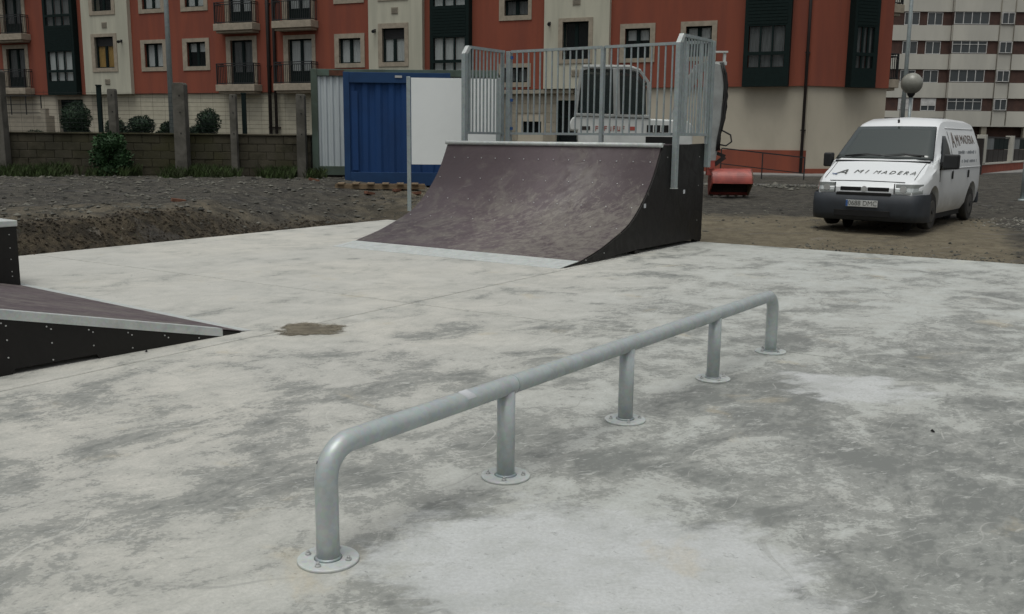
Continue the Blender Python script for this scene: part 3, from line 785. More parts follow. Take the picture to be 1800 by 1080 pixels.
# ------------------------------------------------------------------ block wall, fence posts and wire fence at the left
bw = empty('block_wall', 'mossy concrete block wall below the fence at the left', 'wall', (-15.6, 24.15, .45))
MB().box(0, 10.55, -.06, .19, 0, 1.16).build('mortar', M['block'], bw)
bme = MB().box(0, .43, -.10, .10, 0, .19).mesh('block', .008, 1); bme.materials.append(M['block'])
for r in range(6):
    for c in range(24):
        x = c * .44 - (.22 if r % 2 else 0)
        if x < 0 or x + .43 > 10.6: continue
        inst('block', bme, bw, (x, .02 + rng.uniform(-.008, .008), r * .197 - .03), (0, 0, rng.uniform(-.01, .01)))
MB().box(-.05, 10.6, -.12, .22, 1.16, 1.20).build('coping', M['block'], bw, bev=.008)
fp = [(-12.62, 23.9, 3.12, .27, 'thick concrete fence post at the left edge of the picture'), (-9.83, 23.9, 2.70, .19, 'concrete fence post beside the thin dark post, above the leafy bush'),
      (-8.12, 23.75, 2.85, .30, 'thick concrete fence post in front of the left lamp post'), (-5.22, 23.9, 2.62, .22, 'concrete fence post nearest the green container'), (-6.88, 23.9, 2.60, .16, 'thin concrete fence post beside the dark steel post, left of the drainpipes')]
for x, y, z, w, lb in fp:
    t = empty('fence_post', lb, 'fence post', (x, y, .45), rng.uniform(-.04, .04), 'concrete posts along the block wall')
    MB().prism([(-w / 2, 0), (w / 2, 0), (w / 2 * .96, z - .50), (w / 2 * .8, z - .45), (-w / 2 * .8, z - .45), (-w / 2 * .96, z - .50)], -w / 2, w / 2).build('shaft', M['concretepost'], t, bev=.012)
    for zz in (1.2, 1.7, 2.1): MB().cyl((w * .1, -w / 2 - .012, zz), (w * .1, -w / 2 + .01, zz), .015, 8).build('bolt', M['black'], t)
for x, z, lb in ((-10.28, 2.78, 'dark green steel fence post touching the concrete post above the bush'), (-6.70, 2.62, 'dark green steel fence post between lamp post and container')):
    t = tag(MB().box(-.05, .05, -.04, .04, 0, z - 1.6).box(-.06, .06, -.05, .05, z - 1.6, z - 1.57).build('steel_post', M['teal'], loc=(x, 24.2, 1.60)), lb, 'fence post', 'dark steel posts on the block wall')
wf = empty('wire_fence', 'thin wire mesh fence standing on the mossy block wall', 'fence', (-15.6, 24.3, 1.62))
m = MB()
for k in range(10): m.box(0, 10.5, -.003, .003, .05 + k * .105, .056 + k * .105)
m.build('line_wire', M['darkmetal'], wf)
m = MB()
for k in range(35): m.box(k * .3, k * .3 + .003, .004, .007, 0, 1.05)
m.build('stay_wire', M['darkmetal'], wf)

# ------------------------------------------------------------------ plants
def leaves(n, shape, s0, s1, r):
    mb = MB()
    for _ in range(n):
        p, nn = shape(r); L = r.uniform(s0, s1); w = L * .45
        d = (nn + Vector((r.uniform(-1, 1), r.uniform(-1, 1), r.uniform(-.6, 1)))).normalized()
        sd = d.cross(Vector((r.uniform(-1, 1), r.uniform(-1, 1), r.uniform(-1, 1)))).normalized() * w / 2
        a = p; mid = p + d * L * .5; tip = p + d * L
        mb.add([a, mid + sd, tip, mid - sd], [(0, 1, 2, 3)])
    return mb
def ball_shape(cs):
    def f(r):
        c, rad = r.choices(cs, [q[1][0] * q[1][1] for q in cs])[0]
        v = Vector((r.gauss(0, 1), r.gauss(0, 1), r.gauss(0, 1))).normalized()
        k = (.80 + .22 * mn.noise(v * 3.5 + Vector(c))) * (1 - .25 * r.random() ** 3)
        p = Vector(c) + Vector((v.x * rad[0], v.y * rad[0], v.z * rad[1])) * k * 1.1
        return p, v
    return f
def shrub(x, y, z, cs, lb, n, s0=.045, s1=.085, mat='leaf', name='topiary_shrub', trunk=True, grp='clipped shrubs behind the block wall'):
    t = empty(name, lb, 'shrub', (x, y, z), 0, grp)
    r = random.Random(int(x * 100)); leaves(int(n * 1.5), ball_shape(cs), s0, s1, r).build('foliage', M[mat], t)
    core = MB()
    for c, rad in cs:
        vs = []; fs = []
        for i in range(9):
            for k in range(12):
                p = math.pi * i / 8; a = 2 * math.pi * k / 12
                v = Vector((math.sin(p) * math.cos(a), math.sin(p) * math.sin(a), math.cos(p)))
                q = .74 + .12 * mn.noise(v * 3); vs.append((c[0] + v.x * rad[0] * q, c[1] + v.y * rad[0] * q, c[2] + v.z * rad[1] * q))
        for i in range(8):
            for k in range(12): fs.append((i * 12 + k, (i + 1) * 12 + k, (i + 1) * 12 + (k + 1) % 12, i * 12 + (k + 1) % 12))
        core.add(vs, fs)
    core.build('inner_foliage', M[mat], t)
    t.scale = (.88, .88, .88 if grp else .82)
    if trunk: MB().tube([(0, 0, -.1), (.02, 0, .2), (0, .02, cs[0][0][2])], [.04, .035, .02], 8).build('trunk', M['bark'], t)
shrub(-13.5, 30, 1.15, [((0, 0, 1.05), (.52, .62)), ((.05, 0, .45), (.42, .45))], 'largest dark clipped shrub left of the steel fence post', 3800)
shrub(-12.3, 30, 1.15, [((0, 0, .72), (.34, .36)), ((.3, 0, .45), (.22, .3))], 'small round clipped shrub just right of the concrete fence post', 1700)
shrub(-11.5, 30, 1.15, [((0, 0, .82), (.48, .36)), ((-.1, 0, .5), (.36, .25))], 'wide low clipped shrub between the two concrete fence posts', 2400)
shrub(-10.72, 30.1, 1.15, [((0, 0, .68), (.26, .32)), ((-.28, 0, .45), (.2, .2))], 'small clipped shrub half hidden by the thick fence post', 1400)
shrub(-9.42, 30, 1.15, [((0, 0, .95), (.42, .50)), ((-.42, 0, .55), (.30, .33)), ((0, 0, .35), (.3, .3))], 'round clipped shrub with a side lobe right of the thick fence post', 3400)
shrub(-15.0, 30.4, 1.15, [((0, 0, .35), (.4, .3)), ((.8, 0, .25), (.35, .22))], 'low reddish green ground shrub at the far left behind the wall', 1400)
shrub(-9.78, 23.45, .60, [((0, 0, .95), (.42, .32)), ((-.2, 0, .55), (.32, .35)), ((.25, .05, .5), (.30, .35)), ((0, 0, .15), (.4, .3))],
      'wild leafy green bush growing against the block wall', 1600, .07, .14, 'leaf2', 'wild_bush', True, None)
# grass strip and weeds at the wall foot
gr = MB(); r = random.Random(3)
for _ in range(15000):
    x = r.uniform(-14, -4.6); dep = r.random() ** 1.5 * (.95 + .5 * mn.noise(Vector((x * .8, 0, 0)))); y = 23.98 - dep
    if mn.noise(Vector((x * 1.3, y * 1.3, 9))) < .0: continue
    z = ground_z(x, y) - .01; h = r.uniform(.07, .34) * (1.1 - dep * .35); a = r.uniform(0, 6.28); l = h * r.uniform(.2, .6); w = .008
    ca, sa = math.cos(a), math.sin(a)
    gr.add([(x - sa * w, y + ca * w, z), (x + sa * w, y - ca * w, z), (x + ca * l * .4 - sa * w * .7, y + sa * l * .4 + ca * w * .7, z + h * .6), (x + ca * l, y + sa * l, z + h)], [(0, 1, 2), (1, 3, 2)])
o = gr.build('grass', M['grass']); tag(o, 'rough green grass along the foot of the block wall', 'grass', kind='stuff')

# ------------------------------------------------------------------ stones, clods, rubble
def rock_bits(n, posf, s0, s1, seed, flat=.6):
    mb = MB(); r = random.Random(seed)
    for _ in range(n):
        p = posf(r)
        if p is None: continue
        x, y = p; s = s0 + (s1 - s0) * r.random() ** 3; z = ground_z(x, y) + s * .15
        vs = []
        for q in ((1, 0, 0), (-1, 0, 0), (0, 1, 0), (0, -1, 0), (0, 0, 1), (0, 0, -1)):
            vs.append((x + q[0] * s * r.uniform(.5, 1.2) + r.uniform(-.2, .2) * s, y + q[1] * s * r.uniform(.5, 1.2) + r.uniform(-.2, .2) * s, z + q[2] * s * flat * r.uniform(.5, 1.1)))
        mb.add(vs, [(0, 2, 4), (2, 1, 4), (1, 3, 4), (3, 0, 4), (2, 0, 5), (1, 2, 5), (3, 1, 5), (0, 3, 5)])
    return mb
def outside(x, y, m=.05):
    u, w = slab_uw(x, y); return u > UE + m or w > WE + m
def pl(r):
    x = r.uniform(-13, 1); y = r.uniform(13, 23.6)
    return (x, y) if outside(x, y, .3) else None
def pr_(r):
    x = r.uniform(2.5, 13); y = r.uniform(11.5, 22)
    return (x, y) if outside(x, y) and mn.noise(Vector((x * .6, y * .6, 2))) > -.1 else None
def ped(r):
    u, w = UE + abs(r.gauss(0, .5)) + .03, r.uniform(-9, -1.5); return slab_xy(u, w)
def pbk(r):
    return slab_xy(r.uniform(-2, 6.5), WE + .02 + abs(r.gauss(0, .30)))
tag(rock_bits(5200, pl, .008, .075, 1).build('rubble', M['rubble']), 'scattered grey rubble and stones on the dirt left of the ramp', 'rubble', kind='stuff')
tag(rock_bits(2600, pr_, .008, .05, 2).build('gravel', M['rubble']), 'loose gravel on the dirt around the white van', 'gravel', kind='stuff')
tag(rock_bits(1500, ped, .006, .028, 4).build('gravel', M['rubble']), 'fine gravel along the right far edge of the slab', 'gravel', kind='stuff')
tag(rock_bits(5000, pbk, .004, .034, 5, .7).build('soil_clods', M['soil']), 'dark soil clods on the cut bank beside the slab', 'soil', kind='stuff')
def pkerb(r): return (r.uniform(5.5, 10.5), r.gauss(27.6, .35))
tag(rock_bits(350, pkerb, .03, .14, 6, .6).build('debris', M['rubble']), 'broken debris along the kerb behind the digger bucket', 'debris', kind='stuff')
def pmound(r): return (10.2 + r.gauss(0, .55), 17.6 + r.gauss(0, .6))
tag(rock_bits(900, pmound, .012, .045, 8, .5).build('debris', M['rubblepale']), 'pale rubble patch on the dark ground right of the van', 'debris', kind='stuff')
bme2 = MB().box(-.12, .12, -.055, .055, 0, .06).mesh('brick', .004, 1); bme2.materials.append(M['looseb'])
for i, (x, y, a, lb) in enumerate(((-2.35, 21.7, .2, 'loose orange brick at the right end of the timber by the blue container'), (-2.6, 21.5, 1.2, 'loose orange brick in front of the timber by the blue container'),
        (-2.15, 21.4, 2.2, 'loose orange brick nearest the white board post'), (-5.9, 16.9, .5, 'loose orange brick alone on the dirt near the cut bank'), (-3.15, 21.05, .9, 'loose orange brick below the middle of the timber'),
        (-4.6, 22.2, .3, 'loose orange brick in front of the green container'))):
    tag(inst('brick', bme2, None, (x, y, ground_z(x, y) - .005), (0, .05 * i, a)), lb, 'brick', 'loose bricks on the dirt')
tb = empty('timber_pallet', 'weathered timber pallet pieces lying in front of the blue container', 'pallet', (-3.0, 21.75, ground_z(-3, 21.75)), R(6))
for k in range(6): MB().box(-.95 + k * .33, -.80 + k * .33, -.28, .25, .10, .125).build('slat', M['wood'], tb)
for y in (-.22, .18): MB().box(-1, 1, y, y + .08, 0, .099).build('bearer', M['wood'], tb)

# ------------------------------------------------------------------ containers
def corrug(x0, x1, z0, z1, y, d, pitch, axis_x=True):
    mb = MB(); pts = []; x = x0; k = 0
    pat = [(0, 0), (.32, 0), (.5, d), (.82, d)]
    while x < x1 - 1e-6:
        for t, dd in pat:
            xx = x + t * pitch
            if xx < x1: pts.append((xx, y + dd))
        x += pitch
    pts.append((x1, y))
    vs = [(a, b, z0) for a, b in pts] + [(a, b, z1) for a, b in pts]; n = len(pts)
    mb.add(vs, [(i, i + 1, n + i + 1, n + i) for i in range(n - 1)]); return mb
gc = empty('green_container', 'green framed container with white ribbed side standing behind the blue one', 'container', (-5.0, 24.05, .64), R(-1))
W_, H_, D_ = 4.6, 2.6, 2.4
f = MB()
for x in (0, W_ - .16): f.box(x, x + .16, 0, .16, 0, H_); f.box(x, x + .16, D_ - .16, D_, 0, H_)
f.box(.16, W_ - .16, 0.005, .14, H_ - .17, H_ - .005).box(.16, W_ - .16, .005, .14, .02, .24).box(.16, W_ - .16, D_ - .14, D_ - .005, H_ - .17, H_ - .005)
f.box(.01, .14, .16, D_ - .16, H_ - .17, H_ - .01).box(W_ - .14, W_ - .01, .16, D_ - .16, H_ - .17, H_ - .01).box(.01, .14, .16, D_ - .16, .02, .2).box(W_ - .14, W_ - .01, .16, D_ - .16, .02, .2)
f.build('frame', M['green'], gc, bev=.008)
corrug(.16, W_ - .16, .241, H_ - .171, .05, .035, .155).build('ribbed_panel', M['whitesheet'], gc)
MB().box(.05, .07, .16, D_ - .16, .2, H_ - .17).box(W_ - .07, W_ - .05, .16, D_ - .16, .2, H_ - .17).build('side_panel', M['whitesheet'], gc)
MB().box(.16, W_ - .16, .15, D_ - .15, H_ - .08, H_ - .04).build('roof', M['green'], gc)
MB().box(.46, .82, -.002, .0045, H_ - .16, H_ - .03).build('rust_patch', M['rust'], gc)
bc = empty('blue_container', 'blue steel shipping container behind the white board', 'container', (-3.9, 22.3, .5), R(3))
Wb, Hb, Db = 2.44, 2.56, 1.6
f = MB()
f.box(0, .14, 0, .12, 0, Hb).box(Wb - .14, Wb, 0, .12, 0, Hb).box(.14, Wb - .14, .002, .12, 0, .30)
f.box(0, .12, Db - .12, Db, 0, Hb).box(Wb - .12, Wb, Db - .12, Db, 0, Hb)
for x in (.01, Wb - .11): f.box(x, x + .1, .121, Db - .121, 0, .18); f.box(x, x + .1, .121, Db - .121, Hb - .12, Hb - .01)
f.box(.14, Wb - .14, .004, .12, Hb - .24, Hb - .004)
f.build('frame', M['bluedk'], bc, bev=.008)
corrug(.14, Wb - .14, .301, Hb - .241, .055, .04, .30).build('door_panel', M['blue'], bc)
MB().box(.18, .32, .03, .05, .34, Hb - .42).build('hinge_bar', M['blue'], bc)
cp = corrug(0, Db - .24, .18, Hb - .12, 0, .035, .27).build('side_panel', M['blue'], bc, loc=(.04, .12 + Db - .24, 0), rot=(0, 0, R(-90)))
cp = corrug(0, Db - .24, .18, Hb - .12, 0, .035, .27).build('side_panel', M['blue'], bc, loc=(Wb - .04, .12, 0), rot=(0, 0, R(90)))
MB().box(.12, Wb - .12, .125, Db - .02, Hb - .08, Hb - .04).build('roof', M['blue'], bc)
MB().box(.14, Wb - .14, Db - .08, Db - .05, .02, Hb - .12).build('rear_panel', M['blue'], bc)
MB().box(1.18, 1.34, -.012, .001, Hb - .12, Hb - .07).build('lock_plate', M['screw'], bc)

# white board sign on two posts
wb = empty('white_board', 'blank white board on grey posts between the blue container and the ramp', 'sign board', (-1.97, 18.3, .22), R(5))
MB().box(.04, 1.64, -.02, .02, .88, 2.48).build('panel', M['board'], wb, bev=.004)
for x in (-.045, 1.645): MB().box(x, x + .075, -.035, .035, 0, 2.50).build('post', M['galv'], wb, bev=.006)

# ------------------------------------------------------------------ digger
dg = empty('wheeled_digger', 'white wheeled digger parked behind the ramp guard rail with its arm at the right', 'digger', (1.35, 24.0, .26), R(-3))
# upper body with rounded nose, x to the right
pr = [(.05, 1.55), (0, 1.70), (.08, 1.86), (.25, 1.92), (2.9, 1.82), (3.05, 1.70), (3.05, 1.15), (.25, 1.15), (.22, 1.55)]
MB().prism(pr, 0, 1.9).build('body', M['diggerwhite'], dg, bev=.04, seg=3)
MB().box(-.05, 3.2, .02, 1.88, .95, 1.148).build('chassis', M['diggergrey'], dg, bev=.02)
MB().box(1.92, 2.45, -.012, .01, 1.53, 1.70).build('vent_grille', M['black'], dg)
for k in range(2): MB().box(2.07 + k * .18, 2.10 + k * .18, -.02, -.0125, 1.53, 1.70).build('vent_bar', M['diggerwhite'], dg)
MB().box(1.9, 2.6, -.01, .012, 1.18, 1.42).build('tool_box', M['black'], dg)
MB().box(1.47, 1.63, -.008, .004, 1.57, 1.66).build('side_marker', M['bucketred'], dg)
MB().box(.33, .53, -.008, .004, 1.57, 1.66).build('side_marker', M['pipe'], dg)
# brand lettering: red characters with no readable word
m = MB()
for k in range(7):
    x = .66 + k * .108
    m.box(x, x + .018, -.008, .004, 1.55, 1.67)
    if k % 2 == 0: m.box(x + .019, x + .07, -.008, .004, 1.645, 1.67).box(x + .019, x + .065, -.008, .004, 1.60, 1.62)
    else: m.box(x + .019, x + .07, -.008, .004, 1.55, 1.575).box(x + .052, x + .07, -.008, .004, 1.576, 1.66)
m.build('lettering', M['redlettering'], dg)
# cab
cabz0 = 1.9
cprof = [(.17, cabz0), (.22, 2.5), (.30, 3.02), (.50, 3.08), (1.45, 3.06), (1.72, 2.98), (1.92, 2.72), (1.96, cabz0 - .05)]
def ring(y): return [Vector((x, y, z)) for x, z in cprof]
cb = MB()
def framep(polyo, holes, y): pass
# cab frame: pillars and roof beams follow the outline
pts = [(x, z) for x, z in cprof]
for y in (.03, 1.25):
    for i in range(len(pts) - 1): cb.beam((pts[i][0], y, pts[i][1]), (pts[i + 1][0], y, pts[i + 1][1]), .07, .10, (0, 1, 0))
    cb.beam((1.18, y - .02 * (y < 1), cabz0), (1.13, y - .02 * (y < 1), 3.05), .16, .09, (0, 1, 0))
    cb.beam((.17, y, cabz0 + .04), (1.96, y, cabz0 + .0), .07, .12, (0, 1, 0))
for i in (0, 2, 3, 4, 5, 6, 7): cb.beam((pts[i][0], .06, pts[i][1]), (pts[i][0], 1.22, pts[i][1]), .07, .07)
cb.build('cab_frame', M['diggergrey'], dg, bev=.01)
MB().prism([(.30, 3.07), (.32, 3.13), (1.45, 3.13), (1.74, 3.03), (1.72, 2.99), (1.45, 3.07)], -.03, 1.3).build('cab_roof', M['diggerwhite'], dg, bev=.01)
MB().prism([(.24, 1.99), (.27, 2.5), (.34, 3.0), (.50, 3.03), (1.08, 3.02), (1.12, 1.98)], .025, .035).build('window', M['carglass'], dg)
MB().prism([(1.24, 1.98), (1.20, 3.01), (1.44, 3.01), (1.68, 2.94), (1.86, 2.70), (1.90, 1.96)], .025, .035).build('window', M['carglass'], dg)
MB().prism([(.24, 1.99), (.27, 2.5), (.34, 3.0), (1.68, 2.94), (1.86, 2.70), (1.90, 1.96)], 1.24, 1.25).build('window', M['carglass'], dg)
MB().box(.45, .95, .4, .9, 1.92, 2.3).box(.42, .55, .42, .88, 2.3, 2.75).build('seat', M['blackplastic'], dg, bev=.04)
MB().tube([(1.05, .5, 1.9), (1.2, .5, 2.4)], .03, 8).tube([(1.1, .65, 2.45), (1.2, .38, 2.42)], .02, 8).build('controls', M['blackplastic'], dg)
for x, y in ((.55, .1), (2.55, .1), (.55, 1.5), (2.55, 1.5)):
    w = MB().tube([(x, y, .5), (x, y + .06, .5), (x, y + .28, .5), (x, y + .34, .5)], [.44, .5, .5, .44], 28).build('wheel', M['tyre'], dg)
    MB().cyl((x, y - .01, .5), (x, y + .05, .5), .26, 20).build('rim', M['diggerwhite'], w)
# boom, stick, ram, hoses and bucket
BX = 3.70
b = MB(); pth = [(2.55, .95, 1.5), (2.9, .9, 2.5), (3.2, .75, 3.1), (3.50, .5, 3.22)]
for i in range(3): b.beam(pth[i], pth[i + 1], .22, .34, (0, 1, 0))
b.build('boom', M['diggergrey'], dg, bev=.02)
MB().prism([(3.30, 3.22), (3.66, 3.16), (3.74, 2.75), (3.68, 1.3), (3.62, .85), (3.42, .83), (3.34, 1.5), (3.28, 2.6)], -.10, .12).build('stick', M['diggergrey'], dg, bev=.02)
MB().box(3.50, 3.78, -.08, .1, 3.14, 3.22).box(3.70, 3.76, -.05, .06, 3.22, 3.42).box(3.42, 3.80, -.08, .08, 3.43, 3.47).build('stick_bracket', M['diggerwhite'], dg)
MB().cyl((3.62, .15, 3.1), (3.60, .15, 1.9), .06, 12).cyl((3.60, .15, 1.9), (3.58, .15, .95), .035, 12).build('hydraulic_ram', M['diggergrey'], dg)
for k in range(8):
    r = random.Random(20 + k); pts_ = []
    for i in range(9):
        t = i / 8; bulge = .13 * math.sin(math.pi * min(1, t * 1.25)) ** .7 if t < .8 else 0
        pts_.append((3.62 + k * .012 + bulge + r.uniform(-.025, .025), -.12 + (k % 4) * .06, 3.20 - 2.1 * t))
    MB().tube(pts_, .026, 6).build('hose', M['hose'], dg)
lp = [(3.68, -.06, 1.62), (3.80, -.08, 1.56), (3.95, -.1, 1.48), (3.98, -.1, 1.32), (3.85, -.1, 1.22), (3.68, -.08, 1.25)]
MB().tube(lp, .02, 8).build('hose', M['hose'], dg)
MB().beam((3.60, 0, .75), (3.85, 0, .95), .1, .06, (0, 1, 0)).beam((3.62, .03, 1.05), (3.86, .03, .96), .08, .06, (0, 1, 0)).build('linkage', M['pipe'], dg)
# bucket: open towards the camera, curved back on top
prof = [];  
for i in range(9):
    a = R(200 - i * 24); prof.append((.33 * math.cos(a), .33 * math.sin(a) + .0))
bk = empty('x', '', ''); bpy.data.objects.remove(bk)
def bucket():
    x0, x1 = 3.52, 4.52; zc = .31; out = []; inn = []
    ang = [R(a) for a in range(-60, 181, 8)]
    out = [(-.36 * math.cos(a) * 1.0 + .0, zc + .38 * math.sin(a)) for a in ang]      # (y, z)
    ou = [( .05 + .34 * math.cos(a), zc + .36 * math.sin(a)) for a in ang]
    inn = [(.05 + .31 * math.cos(a), zc + .33 * math.sin(a)) for a in ang]
    n = len(ang); vs = []
    for x in (x0, x1): vs += [(x, y, z) for y, z in ou] + [(x, y, z) for y, z in inn]
    fs = []
    for i in range(n - 1):
        fs.append((i, i + 1, 2 * n + i + 1, 2 * n + i)); fs.append((n + i, 3 * n + i, 3 * n + i + 1, n + i + 1))
    fs.append((0, 2 * n, 3 * n, n)); fs.append((n - 1, 2 * n - 1, 4 * n - 1, 3 * n - 1))
    o = MB().add(vs, fs).build('bucket', M['bucketred'], dg)
    for x in (x0, x1 - .03): MB().add([(x, y, z) for y, z in ou] + [(x + .03, y, z) for y, z in ou], [list(range(n)), list(range(2 * n - 1, n - 1, -1))] + [(i, i + n, (i + 1) % n + n, (i + 1) % n) for i in range(n)]).build('side_plate', M['wood'] if x > 4.2 else M['bucketred'], o)
    vs2 = []
    for x in (x0 + .03, x1 - .03): vs2 += [(x, y * .985, z - .004) for y, z in inn]
    MB().add(vs2, [(i, i + 1, n + i + 1, n + i) for i in range(n - 1)]).build('bucket_lining', M['bucketin'], o)
    for k in range(5):
        x = x0 + .05 + k * .2; yy, zz = ou[0]
        MB().box(x, x + .06, yy - .10, yy + .02, zz - .02, zz + .02).build('tooth', M['bucketin'], o)
bucket()
MB().box(3.42, 3.60, -.12, .14, .50, .86).cyl((3.50, -.15, .72), (3.50, .17, .72), .07, 12).build('bucket_pin', M['bucketred'], dg)

# ------------------------------------------------------------------ white van
van = empty('van', 'white panel van with dark bumper parked on the dirt, dark lettering on its bonnet', 'van', (5.89, 16.14, .14))
YA = R(53.0)
van.rotation_euler = (R(0), R(0), YA)
# local: x = back from front bumper, y = left/right with image-right side negative (y = -a)
def top_z(x):
    P = [(0, .70), (.10, .80), (.22, .86), (.55, 1.00), (.86, 1.13), (1.62, 1.735), (1.80, 1.83), (2.05, 1.885), (2.6, 1.90), (4.1, 1.88), (4.30, 1.84), (4.40, 1.76)]
    for (a, b), (c, d) in zip(P, P[1:]):
        if x <= c: return b + (d - b) * (x - a) / (c - a)
    return P[-1][1]
def half(x, v):      # plan half width at station x for height ratio
    e = 1.0
    if x < .55: e = 1 - .16 * (1 - x / .55) ** 2.2
    if x > 4.15: e = 1 - .035 * ((x - 4.15) / .25) ** 2
    return v * e
def section(x):
    zt = top_z(x); zb = .24 if .5 < x < 4.2 else .30
    belt = min(1.05, zt - .06)
    up = max(zt - 1.05, 0)
    wt = .905 - .05 * min(1, up / .3) - .16 * min(1, max(up, 0) / .85) ** 1.3 if up > 0 else .90
    pts = [(0, zb), (half(x, .80), zb), (half(x, .875), zb + .12), (half(x, .905), .62), (half(x, .905), max(min(belt * .9, .86), .64))]
    if zt < 1.16:       # bonnet zone
        wb_ = half(x, .895 - .05 * sst(.0, .86, x)); pts += [(wb_, max(belt - .02, .66)), (wb_ - .05, zt - .012), (wb_ - .13, zt), (wb_ * .5, zt + .012), (0, zt + .016)]
        pts.insert(5, (half(x, .90), max(belt - .06, .65)))
    else:
        w2 = half(x, .90)
        pts += [(half(x, .900), belt), (wt + (.9 - wt) * .55, belt + (zt - belt) * .45), (wt + .01, zt - .17), (wt - .035, zt - .05), (wt - .14, zt), (0, zt + .028)]
    return pts
XS = [0.0, .03, .08, .14, .22, .32, .43, .55, .70, .86, .98, 1.12, 1.27, 1.44, 1.62, 1.72, 1.82, 1.95, 2.1, 2.4, 2.8, 3.2, 3.6, 4.0, 4.15, 4.26, 4.34, 4.40]
SEC = [section(x) for x in XS]; NP = len(SEC[0])
assert all(len(q) == NP for q in SEC), [len(q) for q in SEC]
vb = MB(); vs = []
for x, sct in zip(XS, SEC):
    xo = 0
    full = [(y, z) for y, z in sct] + [(-y, z) for y, z in sct[-2:0:-1]]
    vs += [(x, y, z) for y, z in full]
NF = 2 * NP - 2
fs = [(i * NF + k, i * NF + (k + 1) % NF, (i + 1) * NF + (k + 1) % NF, (i + 1) * NF + k) for i in range(len(XS) - 1) for k in range(NF)]
fs += [list(range(NF)), list(range(len(XS) * NF - 1, (len(XS) - 1) * NF - 1, -1))]
vb.add(vs, fs, True)
body = vb.build('body', M['vanwhite'], van)
# wheel arches cut out of the body
WX = (.87, 3.69)
cut = MB()
for x in WX:
    cut.cyl((x, .52, .34), (x, 1.2, .34), .405, 32); cut.cyl((x, -.52, .34), (x, -1.2, .34), .405, 32)
co = cut.build('cutter', M['black'])
md = body.modifiers.new('arch', 'BOOLEAN'); md.operation = 'DIFFERENCE'; md.object = co; md.solver = 'EXACT'
bpy.context.view_layer.update()
co.parent = van; bpy.context.view_layer.update()
dgp = bpy.context.evaluated_depsgraph_get()
nm = bpy.data.meshes.new_from_object(body.evaluated_get(dgp)); body.modifiers.clear(); body.data = nm; nm.name = 'body'
bpy.data.objects.remove(co)
nm.materials.clear(); nm.materials.append(M['vanwhite']); 
for p in nm.polygons: p.material_index = 0
bm = bmesh.new(); bm.from_mesh(nm)
for e in bm.edges:
    if len(e.link_faces) == 2: e.smooth = e.calc_face_angle(0) < R(38)
bm.to_mesh(nm); bm.free()
ar = MB()
for x in WX:
    for s in (1, -1): MB().cyl((x, s * .50, .34), (x, s * .515, .34), .40, 24).build('wheel_housing', M['black'], van)

def surf(x, t, side):       # point on body at station x, t = section index (float)
    sct = section(x); i = int(min(t, NP - 1.001)); f = t - i; a, b = Vector((sct[i][0], sct[i][1])), Vector((sct[i + 1][0], sct[i + 1][1]))
    q = a.lerp(b, f); return Vector((x, q.x * side, q.y))
def skin(name, rows, mat, par=van, off=.006):     # rows: list of lists of points; pushes out along normal with small thickness
    n = len(rows[0]); vs = [p for r_ in rows for p in r_]
    me = bpy.data.meshes.new(name); fs = [(i * n + k, i * n + k + 1, (i + 1) * n + k + 1, (i + 1) * n + k) for i in range(len(rows) - 1) for k in range(n - 1)]
    me.from_pydata([tuple(v) for v in vs], [], fs); bm = bmesh.new(); bm.from_mesh(me)
    bmesh.ops.recalc_face_normals(bm, faces=bm.faces); bm.normal_update()
    c = Vector((2.2, 0, .9)); s_ = sum((f.calc_center_median() - c).dot(f.normal) for f in bm.faces)
    if s_ < 0: bmesh.ops.reverse_faces(bm, faces=bm.faces); bm.normal_update()
    nn = [v.normal.copy() for v in bm.verts]
    for v, q in zip(bm.verts, nn): v.co += q * off
    ret = bmesh.ops.extrude_face_region(bm, geom=bm.faces[:]); 
    for g in ret['geom']:
        if isinstance(g, bmesh.types.BMVert): pass
    bmesh.ops.recalc_face_normals(bm, faces=bm.faces)
    for f in bm.faces: f.smooth = True
    bm.to_mesh(me); bm.free(); me.materials.append(mat); o = inst(name, me, par); return o
MB().box(.35, 4.2, -.52, .52, .13, .30).box(1.32, 3.24, -.80, .80, .15, .29).build('underbody_shade', M['black'], van)  # black van floor, lowered and widened to darken the shade under the van
# windscreen (bonnet line to roof) follows the sloping top between x .90 and 1.60
rows = []
for i in range(9):
    x = .90 + (1.60 - .90) * i / 8; z = top_z(x) + .006
    wmax = (.815 - .15 * i / 8); r_ = []
    for k in range(13):
        y = -wmax + 2 * wmax * k / 12; q = abs(y) / .9
        r_.append(Vector((x + .05 * q * q * (1 - i / 8 * .5), y, z + .014 * (1 - q * q) - .006)))
    rows.append(r_)
def plate_from_rows(name, rows, mat, th=.012, par=van):
    n = len(rows[0]); m = len(rows); vs = [p + Vector((-.6, 0, .8)) * th for r_ in rows for p in r_] + [p - Vector((-.6, 0, .8)) * th for r_ in rows for p in r_]
    N = n * m; fs = []
    for i in range(m - 1):
        for k in range(n - 1): a = i * n + k; fs += [(a, a + 1, a + n + 1, a + n), (N + a, N + a + n, N + a + n + 1, N + a + 1)]
    for k in range(n - 1): fs += [(k, N + k, N + k + 1, k + 1), ((m - 1) * n + k, (m - 1) * n + k + 1, N + (m - 1) * n + k + 1, N + (m - 1) * n + k)]
    for i in range(m - 1): fs += [(i * n, (i + 1) * n, N + (i + 1) * n, N + i * n), (i * n + n - 1, N + i * n + n - 1, N + (i + 1) * n + n - 1, (i + 1) * n + n - 1)]
    return MB().add(vs, fs, True).build(name, mat, par)
ws = plate_from_rows('windscreen', [[p + Vector((-.008, 0, .010)) for p in r_] for r_ in rows], NT('dark_windscreen').set((.036, .047, .043), .05, 0, .9), .006)
